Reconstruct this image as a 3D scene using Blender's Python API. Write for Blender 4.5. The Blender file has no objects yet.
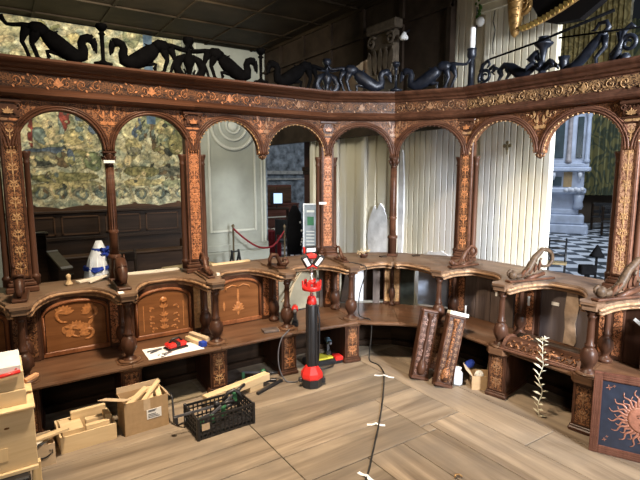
import bpy, math, random
from mathutils import Vector, Matrix, noise
R_ = math.radians; PI = math.pi
random.seed(7)
sc = bpy.context.scene; col = sc.collection

# ------------------------------------------------------------------ camera
cam_d = bpy.data.cameras.new('camera'); cam = bpy.data.objects.new('camera', cam_d); col.objects.link(cam)
cam_d.sensor_width = 36; cam_d.lens = 36*486/640; cam_d.clip_end = 200; cam_d.clip_start = .05
cam.location = (0, 0, 1.95); cam.rotation_euler = (R_(90-7.85), 0, R_(-33.7))
sc.camera = cam
# ------------------------------------------------------------------ exposure, world, lights
sc.view_settings.view_transform = 'Standard'; sc.view_settings.look = 'None'
sc.view_settings.gamma = 1; sc.view_settings.use_curve_mapping = False; sc.view_settings.exposure = 0.0
w = bpy.data.worlds.new('world'); sc.world = w; w.use_nodes = True
w.node_tree.nodes['Background'].inputs[0].default_value = (.75, .85, 1, 1)
w.node_tree.nodes['Background'].inputs[1].default_value = .014
def area(name, loc, target, size, power, color, size_y=None, spread=180):
    l = bpy.data.lights.new(name, 'AREA'); l.energy = power; l.color = color; l.size = size
    if size_y: l.shape = 'RECTANGLE'; l.size_y = size_y
    l.spread = R_(spread)
    o = bpy.data.objects.new(name, l); col.objects.link(o); o.location = loc
    o.rotation_euler = (Vector(target)-Vector(loc)).to_track_quat('-Z', 'Y').to_euler(); return o
area('ceiling_work_light', (1.3, 2.5, 4.2), (1.5, 3.2, .0), .35, 165, (1, .80, .58), None, 120)
area('choir_side_fill', (-.9, -1.6, 2.9), (2.6, 3.2, .3), .8, 24, (1, .86, .70), None, 100)  # warm fill added from the choir side, no source visible there
area('daylight_from_transept', (2.6, -3.6, 3.1), (4.3, 2.2, 1.4), .8, 150, (.90, .94, 1), None, 50)
area('daylight_on_nave_floor', (13, 5.5, 7.0), (13.5, 7.0, 0), 5, 560, (.78, .87, 1))
area('tapestry_lamp', (1.6, 6.3, 4.2), (1.6, 9.5, 3.3), 1.8, 150, (1, .92, .74), .4)
area('chapel_lamp', (6.6, 10.2, 4.6), (6.4, 12.5, 1.2), .8, 60, (1, .92, .82))
area('aisle_wall_fill', (4.62, .6, 2.9), (4.95, 3.4, 2.2), .5, 105, (.86, .92, 1), 1.2)  # unseen light added behind the arcade to brighten the fluted wall
area('aisle_warm_fill', (4.3, 6.4, 3.4), (4.95, 6.0, 1.4), .5, 14, (1, .90, .68), 1.6)  # unseen warm light added for the wall behind the corner arches

# ------------------------------------------------------------------ mesh builder
class MB:
    def __init__(s, M=None): s.v = []; s.f = []; s.M = M or Matrix(); s.sm = []
    def add(s, vs, fs, smooth=False, M=None):
        b = len(s.v); T = s.M @ M if M is not None else s.M
        s.v += [T @ Vector(v) for v in vs]; s.f += [tuple(b+i for i in f) for f in fs]; s.sm += [smooth]*len(fs); return s
    def box(s, x0, x1, y0, y1, z0, z1, M=None, bev=0.0):
        if bev > 0:
            b = min(bev, (x1-x0)/2.01, (y1-y0)/2.01, (z1-z0)/2.01); vs = []; idx = {}
            for i, (sx, X) in enumerate(((1, x0), (-1, x1))):
                for j, (sy, Y) in enumerate(((1, y0), (-1, y1))):
                    for k, (sz, Z) in enumerate(((1, z0), (-1, z1))):
                        for a, p in enumerate(((X, Y+sy*b, Z+sz*b), (X+sx*b, Y, Z+sz*b), (X+sx*b, Y+sy*b, Z))):
                            idx[i, j, k, a] = len(vs); vs.append(p)
            fs = []
            for i in (0, 1):
                fs.append([idx[i, 0, 0, 0], idx[i, 1, 0, 0], idx[i, 1, 1, 0], idx[i, 0, 1, 0]])
                fs.append([idx[0, i, 0, 1], idx[1, i, 0, 1], idx[1, i, 1, 1], idx[0, i, 1, 1]])
                fs.append([idx[0, 0, i, 2], idx[1, 0, i, 2], idx[1, 1, i, 2], idx[0, 1, i, 2]])
                for j in (0, 1):
                    fs.append([idx[i, j, 0, 0], idx[i, j, 1, 0], idx[i, j, 1, 1], idx[i, j, 0, 1]])
                    fs.append([idx[i, 0, j, 0], idx[i, 1, j, 0], idx[i, 1, j, 2], idx[i, 0, j, 2]])
                    fs.append([idx[0, i, j, 1], idx[1, i, j, 1], idx[1, i, j, 2], idx[0, i, j, 2]])
                    for k in (0, 1): fs.append([idx[i, j, k, 0], idx[i, j, k, 1], idx[i, j, k, 2]])
            return s.add(vs, fs, False, M)
        vs = [(x, y, z) for x in (x0, x1) for y in (y0, y1) for z in (z0, z1)]
        return s.add(vs, [(0, 1, 3, 2), (4, 6, 7, 5), (0, 4, 5, 1), (2, 3, 7, 6), (0, 2, 6, 4), (1, 5, 7, 3)], False, M)
    def bar(s, a, b, wd, th, up=(0, 0, 1)):
        a = Vector(a); b = Vector(b); d = (b-a); L = d.length; d.normalize(); u = Vector(up)
        if abs(d.dot(u)) > .98: u = Vector((1, 0, 0))
        x = d.cross(u).normalized(); z = x.cross(d)
        M = Matrix((x, d, z)).transposed().to_4x4(); M.translation = a
        return s.box(-wd/2, wd/2, 0, L, -th/2, th/2, M, min(wd, th)*.12)
    def tube(s, pts, r, n=6, flat=1.0, M=None, cap=True):
        pts = [Vector(p) for p in pts]; k = len(pts); rs = r if isinstance(r, (list, tuple)) else [r]*k
        vs = []; fs = []; nrm = None
        for i, p in enumerate(pts):
            t = (pts[min(i+1, k-1)]-pts[max(i-1, 0)])
            t = t.normalized() if t.length > 1e-9 else Vector((0, 0, 1))
            if nrm is None:
                h = Vector((0, 1, 0)) if abs(t.y) < .9 else Vector((1, 0, 0)); nrm = (h-t*h.dot(t)).normalized()
            else:
                nn = nrm-t*nrm.dot(t); nrm = nn.normalized() if nn.length > 1e-6 else nrm
            bn = t.cross(nrm)
            for j in range(n):
                a = 2*PI*j/n; vs.append(p+nrm*(math.cos(a)*rs[i]*flat)+bn*(math.sin(a)*rs[i]))
        for i in range(k-1):
            for j in range(n): fs.append((i*n+j, i*n+(j+1) % n, (i+1)*n+(j+1) % n, (i+1)*n+j))
        if cap: fs.append(tuple(range(n))[::-1]); fs.append(tuple((k-1)*n+j for j in range(n)))
        return s.add(vs, fs, True, M)
    def lathe(s, prof, n=14, c=(0, 0, 0), M=None, smooth=True, cap=True):
        vs = []; fs = []; k = len(prof)
        for (r, z) in prof:
            for j in range(n): a = 2*PI*(j+.5)/n; vs.append((c[0]+r*math.cos(a), c[1]+r*math.sin(a), c[2]+z))
        for i in range(k-1):
            for j in range(n): fs.append((i*n+j, i*n+(j+1) % n, (i+1)*n+(j+1) % n, (i+1)*n+j))
        if cap: fs.append(tuple(range(n))[::-1]); fs.append(tuple((k-1)*n+j for j in range(n)))
        return s.add(vs, fs, smooth, M)
    def ball(s, c, r, n=8, m=5, M=None, sq=(1, 1, 1)):
        vs = [(c[0], c[1], c[2]-r*sq[2])]; fs = []
        for i in range(1, m):
            ph = -PI/2+PI*i/m
            for j in range(n): a = 2*PI*j/n; vs.append((c[0]+r*sq[0]*math.cos(ph)*math.cos(a), c[1]+r*sq[1]*math.cos(ph)*math.sin(a), c[2]+r*sq[2]*math.sin(ph)))
        vs.append((c[0], c[1], c[2]+r*sq[2])); T = len(vs)-1
        for j in range(n):
            fs.append((0, 1+(j+1) % n, 1+j)); fs.append((T, T-n+j, T-n+(j+1) % n))
            for i in range(m-2): fs.append((1+i*n+j, 1+i*n+(j+1) % n, 1+(i+1)*n+(j+1) % n, 1+(i+1)*n+j))
        return s.add(vs, fs, True, M)
    def prism(s, poly, y0, y1, M=None, smooth=False):       # polygon in x,z thickened along y
        n = len(poly); vs = [(x, y0, z) for x, z in poly]+[(x, y1, z) for x, z in poly]
        fs = [tuple(range(n)), tuple(range(2*n-1, n-1, -1))]+[(i, (i+1) % n, n+(i+1) % n, n+i) for i in range(n)]
        return s.add(vs, fs, smooth, M)
    def slab(s, poly, z0, z1, M=None):                      # polygon in x,y thickened along z
        n = len(poly); vs = [(x, y, z0) for x, y in poly]+[(x, y, z1) for x, y in poly]
        fs = [tuple(range(n))[::-1], tuple(range(n, 2*n))]+[(i, (i+1) % n, n+(i+1) % n, n+i) for i in range(n)]
        return s.add(vs, fs, False, M)
    def sweep(s, rings, closed=True, caps=True, smooth=False):
        n = len(rings[0]); vs = [p for r in rings for p in r]; fs = []
        for i in range(len(rings)-1):
            for j in range(n if closed else n-1): fs.append((i*n+j, i*n+(j+1) % n, (i+1)*n+(j+1) % n, (i+1)*n+j))
        if caps and closed: fs.append(tuple(range(n))[::-1]); fs.append(tuple((len(rings)-1)*n+j for j in range(n)))
        return s.add(vs, fs, smooth)
    def build(s, name, m, parent=None, world=False, loc=None):
        vs = s.v
        if world and parent is not None: inv = parent['_m'].inverted() if False else MATS[parent.name].inverted(); vs = [inv @ v for v in vs]
        if loc is not None: vs = [v-Vector(loc) for v in vs]
        me = bpy.data.meshes.new(name); me.from_pydata([tuple(v) for v in vs], [], s.f)
        me.polygons.foreach_set('use_smooth', s.sm); me.update()
        bm_fix(me)
        if isinstance(m, (list, tuple)):
            for q in m: me.materials.append(q)
        else: me.materials.append(m)
        o = bpy.data.objects.new(name, me); col.objects.link(o)
        if parent is not None: o.parent = parent
        if loc is not None: o.location = loc
        return o
import bmesh
def bm_fix(me):
    bm = bmesh.new(); bm.from_mesh(me); bmesh.ops.recalc_face_normals(bm, faces=bm.faces[:]); bm.to_mesh(me); bm.free()
MATS = {}
def thing(name, label, cat, loc=(0, 0, 0), rz=0, group=None):
    o = bpy.data.objects.new(name, None); col.objects.link(o); o.empty_display_size = .1
    o.location = loc; o.rotation_euler = (0, 0, rz); o['label'] = label; o['category'] = cat
    if group: o['group'] = group
    M = Matrix.Rotation(rz, 4, 'Z'); M.translation = Vector(loc); MATS[o.name] = M; return o
def tag(o, label, cat, group=None):
    o['label'] = label; o['category'] = cat
    if group: o['group'] = group
    return o
def struct(o): o['kind'] = 'structure'; return o
def relabel(o, label): o['label'] = label; return o
def copy_tree(o, loc=None, rz=None, label=None):
    def cp(a, par):
        c = a.copy(); col.objects.link(c)
        if par is not None: c.parent = par
        for ch in list(a.children): cp(ch, c)
        return c
    r = cp(o, None)
    if loc is not None: r.location = loc
    if rz is not None: r.rotation_euler = (0, 0, rz)
    if label: r['label'] = label
    M = Matrix.Rotation(r.rotation_euler.z, 4, 'Z'); M.translation = Vector(r.location); MATS[r.name] = M
    return r

# ------------------------------------------------------------------ materials
def newmat(name):
    m = bpy.data.materials.new(name); m.use_nodes = True; nt = m.node_tree
    return m, nt, nt.nodes['Principled BSDF']
def N(nt, t, **k):
    n = nt.nodes.new(t)
    for a, b in k.items():
        if a.startswith('i_'): n.inputs[a[2:].replace('_', ' ')].default_value = b
        else: setattr(n, a, b)
    return n
def c4(c): return (c[0], c[1], c[2], 1)
def plain(name, c, rough=.6, metal=0, vary=.15, scale=14, bump=.0, alpha=None, emit=None):
    m, nt, b = newmat(name); b.inputs['Roughness'].default_value = rough; b.inputs['Metallic'].default_value = metal
    tc = N(nt, 'ShaderNodeTexCoord'); nz = N(nt, 'ShaderNodeTexNoise'); nz.inputs['Scale'].default_value = scale; nz.inputs['Detail'].default_value = 5
    nt.links.new(tc.outputs['Object'], nz.inputs['Vector'])
    rp = N(nt, 'ShaderNodeValToRGB'); rp.color_ramp.elements[0].position = .3; rp.color_ramp.elements[1].position = .7
    rp.color_ramp.elements[0].color = c4([q*(1-vary) for q in c]); rp.color_ramp.elements[1].color = c4([min(1, q*(1+vary)) for q in c])
    nt.links.new(nz.outputs['Fac'], rp.inputs['Fac']); nt.links.new(rp.outputs['Color'], b.inputs['Base Color'])
    if not metal and rough >= .5: b.inputs['Specular IOR Level'].default_value = .1
    if bump:
        bp = N(nt, 'ShaderNodeBump'); bp.inputs['Strength'].default_value = bump; bp.inputs['Distance'].default_value = .01
        nt.links.new(nz.outputs['Fac'], bp.inputs['Height']); nt.links.new(bp.outputs['Normal'], b.inputs['Normal'])
    if emit: b.inputs['Emission Color'].default_value = c4(emit[0]); b.inputs['Emission Strength'].default_value = emit[1]
    return m
def wood(name, c1, c2, axis='Z', scale=9, rough=.45, bump=.25, stain=None, island=0):
    m, nt, b = newmat(name); L = nt.links.new
    tc = N(nt, 'ShaderNodeTexCoord'); mp = N(nt, 'ShaderNodeMapping'); L(tc.outputs['Object'], mp.inputs['Vector'])
    mp.inputs['Scale'].default_value = {'X': (.12, 1.6, 1.6), 'Y': (1.6, .12, 1.6), 'Z': (1.6, 1.6, .12)}[axis]
    nz = N(nt, 'ShaderNodeTexNoise'); nz.inputs['Scale'].default_value = scale; nz.inputs['Detail'].default_value = 7; nz.inputs['Roughness'].default_value = .62; nz.inputs['Distortion'].default_value = .6
    L(mp.outputs['Vector'], nz.inputs['Vector'])
    rp = N(nt, 'ShaderNodeValToRGB'); e = rp.color_ramp.elements; e[0].position = .32; e[1].position = .68; e[0].color = c4(c1); e[1].color = c4(c2)
    L(nz.outputs['Fac'], rp.inputs['Fac']); out = rp.outputs['Color']
    n2 = N(nt, 'ShaderNodeTexNoise'); n2.inputs['Scale'].default_value = 2.3; n2.inputs['Detail'].default_value = 4; L(tc.outputs['Object'], n2.inputs['Vector'])
    if stain:
        r2 = N(nt, 'ShaderNodeValToRGB'); r2.color_ramp.elements[0].position = .42; r2.color_ramp.elements[1].position = .66
        L(n2.outputs['Fac'], r2.inputs['Fac']); mx = N(nt, 'ShaderNodeMixRGB'); mx.inputs[2].default_value = c4(stain)
        ml = N(nt, 'ShaderNodeMath', operation='MULTIPLY'); ml.inputs[1].default_value = .6; L(r2.outputs['Color'], ml.inputs[0])
        L(ml.outputs[0], mx.inputs[0]); L(out, mx.inputs[1]); out = mx.outputs[0]
    if island:
        g = N(nt, 'ShaderNodeNewGeometry'); mr = N(nt, 'ShaderNodeMapRange'); mr.inputs['To Min'].default_value = 1-island; mr.inputs['To Max'].default_value = 1+island
        L(g.outputs['Random Per Island'], mr.inputs['Value']); vm = N(nt, 'ShaderNodeVectorMath', operation='SCALE'); L(out, vm.inputs[0]); L(mr.outputs[0], vm.inputs['Scale']); out = vm.outputs[0]
    L(out, b.inputs['Base Color']); b.inputs['Roughness'].default_value = rough
    b.inputs['Specular IOR Level'].default_value = .20
    bp = N(nt, 'ShaderNodeBump'); bp.inputs['Strength'].default_value = bump; bp.inputs['Distance'].default_value = .006
    L(nz.outputs['Fac'], bp.inputs['Height']); L(bp.outputs['Normal'], b.inputs['Normal'])
    return m
def carved(name, dark, gold, scale=26, width=.05, sym=True, pp=0):     # mirror symmetric foliage cut into wood
    m, nt, b = newmat(name); L = nt.links.new
    tc = N(nt, 'ShaderNodeTexCoord'); sp = N(nt, 'ShaderNodeSeparateXYZ'); L(tc.outputs['Object'], sp.inputs[0])
    ab = N(nt, 'ShaderNodeMath', operation='ABSOLUTE'); L(sp.outputs[0], ab.inputs[0])
    if pp: ab.operation = 'PINGPONG'; ab.inputs[1].default_value = pp; b.inputs['Specular IOR Level'].default_value = .3
    cb = N(nt, 'ShaderNodeCombineXYZ'); L(ab.outputs[0] if sym else sp.outputs[0], cb.inputs[0]); L(sp.outputs[1], cb.inputs[1]); L(sp.outputs[2], cb.inputs[2])
    nz = N(nt, 'ShaderNodeTexNoise'); nz.inputs['Scale'].default_value = scale; nz.inputs['Detail'].default_value = 1.5; nz.inputs['Distortion'].default_value = 1.2
    L(cb.outputs[0], nz.inputs['Vector'])
    a = N(nt, 'ShaderNodeMath', operation='SUBTRACT'); a.inputs[1].default_value = .5; L(nz.outputs['Fac'], a.inputs[0])
    a2 = N(nt, 'ShaderNodeMath', operation='ABSOLUTE'); L(a.outputs[0], a2.inputs[0])
    rp = N(nt, 'ShaderNodeValToRGB'); rp.color_ramp.elements[0].position = width*.6; rp.color_ramp.elements[1].position = width*1.4
    rp.color_ramp.elements[0].color = c4(gold); rp.color_ramp.elements[1].color = c4(dark)
    L(a2.outputs[0], rp.inputs['Fac']); L(rp.outputs['Color'], b.inputs['Base Color']); b.inputs['Roughness'].default_value = .45; b.inputs['Specular IOR Level'].default_value = .2
    bp = N(nt, 'ShaderNodeBump'); bp.inputs['Strength'].default_value = .4; bp.inputs['Distance'].default_value = .006; bp.invert = True
    L(a2.outputs[0], bp.inputs['Height']); L(bp.outputs['Normal'], b.inputs['Normal'])
    return m
DK = wood('walnut_dark', (.030, .013, .008), (.085, .038, .022), 'Z', rough=.38)
DKX = wood('walnut_dark_lengthwise', (.040, .018, .011), (.115, .052, .030), 'X', rough=.36)
MID = wood('walnut_reddish', (.038, .016, .009), (.115, .050, .028), 'X', rough=.34)
RAIL = wood('walnut_worn_dusty', (.060, .032, .019), (.20, .120, .072), 'X', scale=14, rough=.40, stain=(.21, .145, .098))
EDGE = wood('walnut_edge_highlight', (.12, .058, .028), (.46, .29, .165), 'X', scale=16, rough=.4)  # moulding paler than the rail, its bright highlights put into the colour
SEAT = wood('walnut_seat', (.050, .023, .012), (.17, .085, .045), 'X', rough=.3, stain=(.12, .078, .05))
BLACKW = wood('wood_blackened', (.012, .007, .004), (.038, .021, .012), 'X', rough=.5)
GREYW = wood('wood_grey_brown', (.045, .032, .028), (.13, .095, .080), 'Z', rough=.55, stain=(.17, .14, .12))
INLAY = plain('inlay_boxwood', (.42, .17, .065), .4, vary=.35, scale=60)
INLAYD = plain('inlay_boxwood_aged', (.24, .125, .06), .45, vary=.4, scale=60)
GILT = plain('inlay_pale_gold', (.42, .25, .115), .4, vary=.3, scale=40)
CARV = carved('carved_foliage', (.040, .018, .011), (.24, .11, .05), 44, .06)
CARVO = carved('carved_foliage_orange', (.075, .030, .015), (.42, .17, .075), 44, .07)
CARVP = carved('carved_foliage_pink', (.15, .065, .042), (.42, .25, .15), 44, .07)
SPAN = carved('spandrel_scrollwork', (.060, .026, .015), (.25, .11, .05), 30, .05, pp=.37)
FRZ = carved('frieze_scrollwork', (.022, .011, .008), (.15, .065, .028), 42, .06, pp=.12)
FRZG = carved('frieze_scrollwork_pale', (.045, .024, .016), (.33, .19, .09), 42, .06, pp=.12)
CARV2 = carved('carved_foliage_bright', (.055, .024, .014), (.36, .16, .07), scale=34)
PANW = wood('marquetry_ground', (.11, .043, .015), (.24, .10, .038), 'X', scale=7, rough=.32)
PANF = wood('marquetry_frame', (.13, .045, .018), (.27, .105, .045), 'Z', rough=.32)
MARQ = plain('marquetry_orange', (.40, .165, .055), .35, vary=.3, scale=50)
MARQD = plain('marquetry_dark', (.075, .035, .018), .35, vary=.3, scale=50)
MIDR = wood('walnut_pink_brown', (.060, .027, .017), (.165, .076, .047), 'X', rough=.4)
IRON = plain('black_iron', (.004, .004, .0045), .85, 0, vary=.3, bump=.3)
IRON.node_tree.nodes['Principled BSDF'].inputs['Specular IOR Level'].default_value = .03
IRONB = plain('blue_black_iron', (.014, .017, .026), .38, .3, vary=.4, bump=.4)
FLX = wood('floor_planks_lengthwise', (.11, .082, .058), (.33, .265, .19), 'X', scale=5, rough=.5, stain=(.15, .125, .10), island=.18, bump=.3)
FLY = wood('floor_planks_crosswise', (.12, .088, .060), (.345, .27, .19), 'Y', scale=5, rough=.5, stain=(.15, .125, .10), island=.18, bump=.3)
GAP = plain('floor_gap', (.02, .015, .01), .9)
PINE = wood('pine', (.55, .40, .22), (.74, .58, .36), 'X', scale=7, rough=.55, bump=.1)
PINEZ = wood('pine_upright', (.60, .43, .22), (.78, .60, .36), 'Z', scale=7, rough=.55, bump=.1)
BEECH = wood('pale_offcut', (.50, .36, .20), (.70, .54, .33), 'X', scale=8, rough=.6, bump=.1)
CARD = plain('cardboard', (.40, .275, .155), .85, vary=.08, scale=30, bump=.1)
CARDL = plain('cardboard_light', (.52, .40, .27), .85, vary=.08, scale=30)
WHITE = plain('white_paper', (.78, .78, .76), .7, vary=.04)
CREAM = plain('cream_plaster', (.70, .66, .56), .8, vary=.1, bump=.1)
RED = plain('red_plastic', (.62, .025, .020), .35, vary=.06)
DRED = plain('dark_red_leather', (.18, .02, .025), .55, vary=.2)
BLKP = plain('black_plastic', (.014, .014, .016), .4, vary=.2)
GRYP = plain('grey_plastic', (.10, .10, .11), .5, vary=.15)
STEEL = plain('steel', (.55, .56, .58), .28, .9, vary=.1)
LENS = plain('lamp_lens', (.85, .87, .88), .2, vary=.03)
GREENP = plain('green_plastic', (.03, .13, .055), .45, vary=.2)
YEL = plain('yellow_plastic', (.62, .55, .05), .45, vary=.1)
BLUEC = plain('blue_cloth', (.025, .055, .33), .7, vary=.25)
WRAP = plain('translucent_wrap', (.70, .76, .82), .35, vary=.12, bump=.4)
CORD = plain('black_cord', (.03, .028, .026), .5)
GOLD = plain('gilding', (.75, .52, .16), .35, .75, vary=.35, bump=.6)
GOLDD = plain('old_gilding', (.34, .20, .07), .4, .6, vary=.5, bump=.7)
MARB = plain('marble_white_blue', (.52, .58, .70), .3, vary=.2, scale=3)
MARBY = plain('marble_ochre', (.42, .28, .13), .35, vary=.3, scale=6)
GLASSD = plain('dark_slate_panel', (.04, .065, .075), .2, vary=.3, scale=3)
LEAFW = plain('dried_pale_leaf', (.66, .64, .50), .7, vary=.1)
STONE = plain('grey_stone', (.36, .37, .32), .75, vary=.14, scale=2.5, bump=.15)
STONEL = plain('grey_stone_light', (.55, .55, .48), .7, vary=.1, scale=3)
NAVY = plain('dark_blue_ground', (.020, .025, .040), .3, vary=.2, scale=20)
COPPER = plain('rose_inlay', (.28, .12, .078), .38, vary=.25, scale=45)
ROSEF = wood('rosewood_frame', (.07, .027, .018), (.145, .062, .042), 'Z', scale=14, rough=.3)
GREENL = plain('green_leaf', (.05, .11, .02), .6, vary=.4)
STRAW = plain('rush_straw', (.40, .30, .16), .8, vary=.3)

# ------------------------------------------------------------------ plan of the stalls
B = [(-.62, 4.53), (.13, 4.53), (.84, 4.53), (1.575, 4.53), (2.31, 4.53), (3.11, 4.53), (3.77, 4.15), (4.19, 3.47), (4.22, 2.66), (4.22, 1.88), (4.22, 1.08)]
Fr = [(-.66, 3.93), (.08, 3.93), (.80, 3.91), (1.54, 3.92), (2.26, 3.92), (2.96, 3.83), (3.53, 3.86), (3.52, 3.22), (3.52, 2.51), (3.55, 1.77), (3.55, .98)]
Se = [(-.66, 3.87), (.08, 3.87), (.80, 3.87), (1.54, 3.87), (2.26, 3.87), (2.99, 3.79), (3.31, 3.52), (3.58, 3.19), (3.56, 2.51), (3.56, 1.77), (3.56, .98)]
B = [Vector((*p, 0)) for p in B]; Fr = [Vector((*p, 0)) for p in Fr]; Se = [Vector((*p, 0)) for p in Se]
def divang(i): d = B[i]-Fr[i]; return math.atan2(d.y, d.x)-PI/2
def bayang(i): d = B[i+1]-B[i]; return math.atan2(d.y, d.x)
WANG = [0, 0, 0, 0, 0, R_(-15), R_(-45), R_(-75), R_(-90), R_(-90), R_(-90)]     # facing of the arcade at each division

# ------------------------------------------------------------------ the room shell
def planks(rects, m, name):
    mb = MB()
    for (x0, x1, y0, y1) in rects: mb.box(x0+.003, x1-.003, y0+.003, y1-.003, -.04, 0, bev=.003)
    return struct(mb.build(name, m))
planks([(-3, 1.52, 3.07, 3.5), (-3, 1.52, 3.5, 3.93), (-3, 4.7, 3.93, 4.4), (-3, 4.7, 4.4, 4.88), (-3, 1.52, 2.75, 3.07), (-3, 1.52, 2.42, 2.75), (1.52, 2.61, 2.42, 2.74), (1.52, 2.61, 2.74, 3.06),
        (1.52, 3.05, 3.06, 3.47), (1.52, 3.05, 3.47, 3.93), (2.61, 3.05, 2.51, 3.06), (2.61, 2.70, 2.42, 2.51)]
       + [(-3, 2.01, 2.42-.4*(k+1), 2.42-.4*k) for k in range(10)], FLX, 'floor')
planks([(3.05, 3.42, -1.6, 1.9), (3.05, 3.42, 1.9, 3.93), (3.42, 3.85, -1.6, 3.93), (3.85, 4.3, -1.6, 3.93), (4.3, 4.7, -1.6, 3.93), (2.01, 2.34, -1.6, 2.42), (2.34, 2.70, -1.6, 2.42), (2.70, 3.05, -1.6, 2.51)], FLY, 'floor')
mb = MB(); mb.box(-3, 4.7, -1.6, 4.88, -.09, -.045); struct(mb.build('floor', GAP))
# chequered stone floor of the nave around the stalls
m, nt, b = newmat('chequered_marble'); L = nt.links.new
tc = N(nt, 'ShaderNodeTexCoord'); mp = N(nt, 'ShaderNodeMapping'); mp.inputs['Rotation'].default_value = (0, 0, R_(45)); L(tc.outputs['Object'], mp.inputs['Vector'])
ck = N(nt, 'ShaderNodeTexChecker'); ck.inputs['Scale'].default_value = 2.3; ck.inputs['Color1'].default_value = (.62, .66, .72, 1); ck.inputs['Color2'].default_value = (.035, .045, .06, 1)
L(mp.outputs['Vector'], ck.inputs['Vector']); L(ck.outputs['Color'], b.inputs['Base Color']); b.inputs['Roughness'].default_value = .35
CHK = m
mb = MB(); mb.box(4.72, 34, -4, 17, -.12, -.02); mb.box(-5, 4.72, 4.9, 17, -.12, -.021); struct(mb.build('floor', CHK))

# back wall with tapestry, pier, far chapel
mb = MB(); mb.box(-5, 4.93, 9.56, 9.9, -.1, 4.6); struct(mb.build('wall_back', STONE))
mb = MB(); mb.box(-5, -4.8, -3, 9.9, -.1, 4.6); mb.box(-5, 4.93, 9.9, 9.95, 4.4, 7)
struct(mb.build('wall_left', STONE))
# soffit of the loft above the choir: dark coffered boards
mb = MB(); mb.box(-4.8, 4.93, 1.6, 9.56, 4.46, 4.6)
for k in range(8): mb.box(-4.8, 4.93, 2.3+k*.98, 2.345+k*.98, 4.435, 4.46)
for k in range(10): mb.box(-4.2+k*.98, -4.155+k*.98, 1.6, 9.56, 4.44, 4.46)
mb.box(4.85, 4.93, 1.6, 9.56, 4.40, 4.46)
SOFF = plain('loft_boards', (.024, .016, .009), .6, vary=.35, scale=3)
struct(mb.build('ceiling', SOFF))
# added dark panel on the upper right wall, standing in for its shade
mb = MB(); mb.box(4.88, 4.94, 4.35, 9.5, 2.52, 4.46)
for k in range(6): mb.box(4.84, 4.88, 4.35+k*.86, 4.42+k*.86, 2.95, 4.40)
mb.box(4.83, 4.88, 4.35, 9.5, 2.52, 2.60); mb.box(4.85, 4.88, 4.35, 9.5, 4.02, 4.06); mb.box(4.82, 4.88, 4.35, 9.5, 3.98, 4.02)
struct(mb.build('trim_1', plain('shade_panel', (.028, .019, .013), .55, vary=.4, scale=4)))

# fluted white wall behind the right-hand stalls
m, nt, b = newmat('fluted_plaster'); L = nt.links.new
tc = N(nt, 'ShaderNodeTexCoord'); nz = N(nt, 'ShaderNodeTexNoise'); nz.inputs['Scale'].default_value = 1.1; nz.inputs['Detail'].default_value = 6
mp = N(nt, 'ShaderNodeMapping'); mp.inputs['Scale'].default_value = (1, 1.5, .5); L(tc.outputs['Object'], mp.inputs['Vector']); L(mp.outputs['Vector'], nz.inputs['Vector'])
rp = N(nt, 'ShaderNodeValToRGB'); e = rp.color_ramp.elements; e[0].position = .3; e[0].color = (.60, .54, .38, 1); e[1].position = .68; e[1].color = (.74, .74, .74, 1)
x = e.new(.5); x.color = (.72, .68, .56, 1); L(nz.outputs['Fac'], rp.inputs['Fac']); L(rp.outputs['Color'], b.inputs['Base Color']); b.inputs['Roughness'].default_value = .75
FLUTE = m
def fluted(y0, y1, x, depth, pitch, z0, z1, name, m):
    mb = MB(); n = int((y1-y0)/pitch*12); prof = []
    for k in range(n+1):
        y = y0+(y1-y0)*k/n; ph = ((y-y0)/pitch) % 1
        prof.append((x+depth*(1 if ph < .15 else 0), y))
    pts = prof+[(x+.06, y1), (x+.06, y0)]; mb.slab(pts, z0, z1)
    return mb
mb = fluted(3.01, 3.93, 4.97, .020, .084, -.02, 3.82, '', None)
mb.box(4.93, 5.1, 2.98, 4.0, 3.82, 3.90); mb.box(4.90, 5.1, 2.95, 4.03, 3.90, 3.97); mb.box(4.97, 5.1, 3.01, 3.93, 3.97, 4.7)
struct(mb.build('wall_right', FLUTE))
mb = fluted(3.93, 4.13, 5.06, .02, .10, -.02, 4.46, '', None); v2 = fluted(4.13, 5.36, 4.98, .020, .103, -.02, 4.46, '', None)
mb.add(v2.v, v2.f); v3 = fluted(5.36, 7.83, 4.99, .02, .26, -.02, 4.46, '', None); mb.add(v3.v, v3.f)
for y in (5.36, 6.1, 6.85, 7.6): mb.box(4.93, 4.99, y, y+.12, -.02, 4.46, bev=.02)
struct(mb.build('wall_right', FLUTE))
# white crumbling plaster patches on that wall are built with it
PLW = plain('bare_lime_plaster', (.72, .73, .76), .85, vary=.2, scale=7, bump=.3)
mb = MB()
mb.add([], [])
def blob(cy, cz, ry, rz, sd, x0, x1):
    return [(cy+ry*math.cos(2*PI*k/22)*(1+.22*noise.noise(Vector((k*.9, sd, 0)))), cz+rz*math.sin(2*PI*k/22)*(1+.22*noise.noise(Vector((k*.7, sd, 5))))) for k in range(22)]
for (cy, cz, ry, rz, sd) in ((5.80, .95, .26, .50, 2), (4.55, .4, .42, .5, 5), (5.30, 1.4, .06, .9, 8)):
    mb.prism(blob(cy, cz, ry, rz, sd, 0, 0), 0, .05, Matrix(((0, 1, 0, 4.962), (1, 0, 0, 0), (0, 0, 1, 0), (0, 0, 0, 1))))
struct(mb.build('trim_2', PLW))

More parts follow.
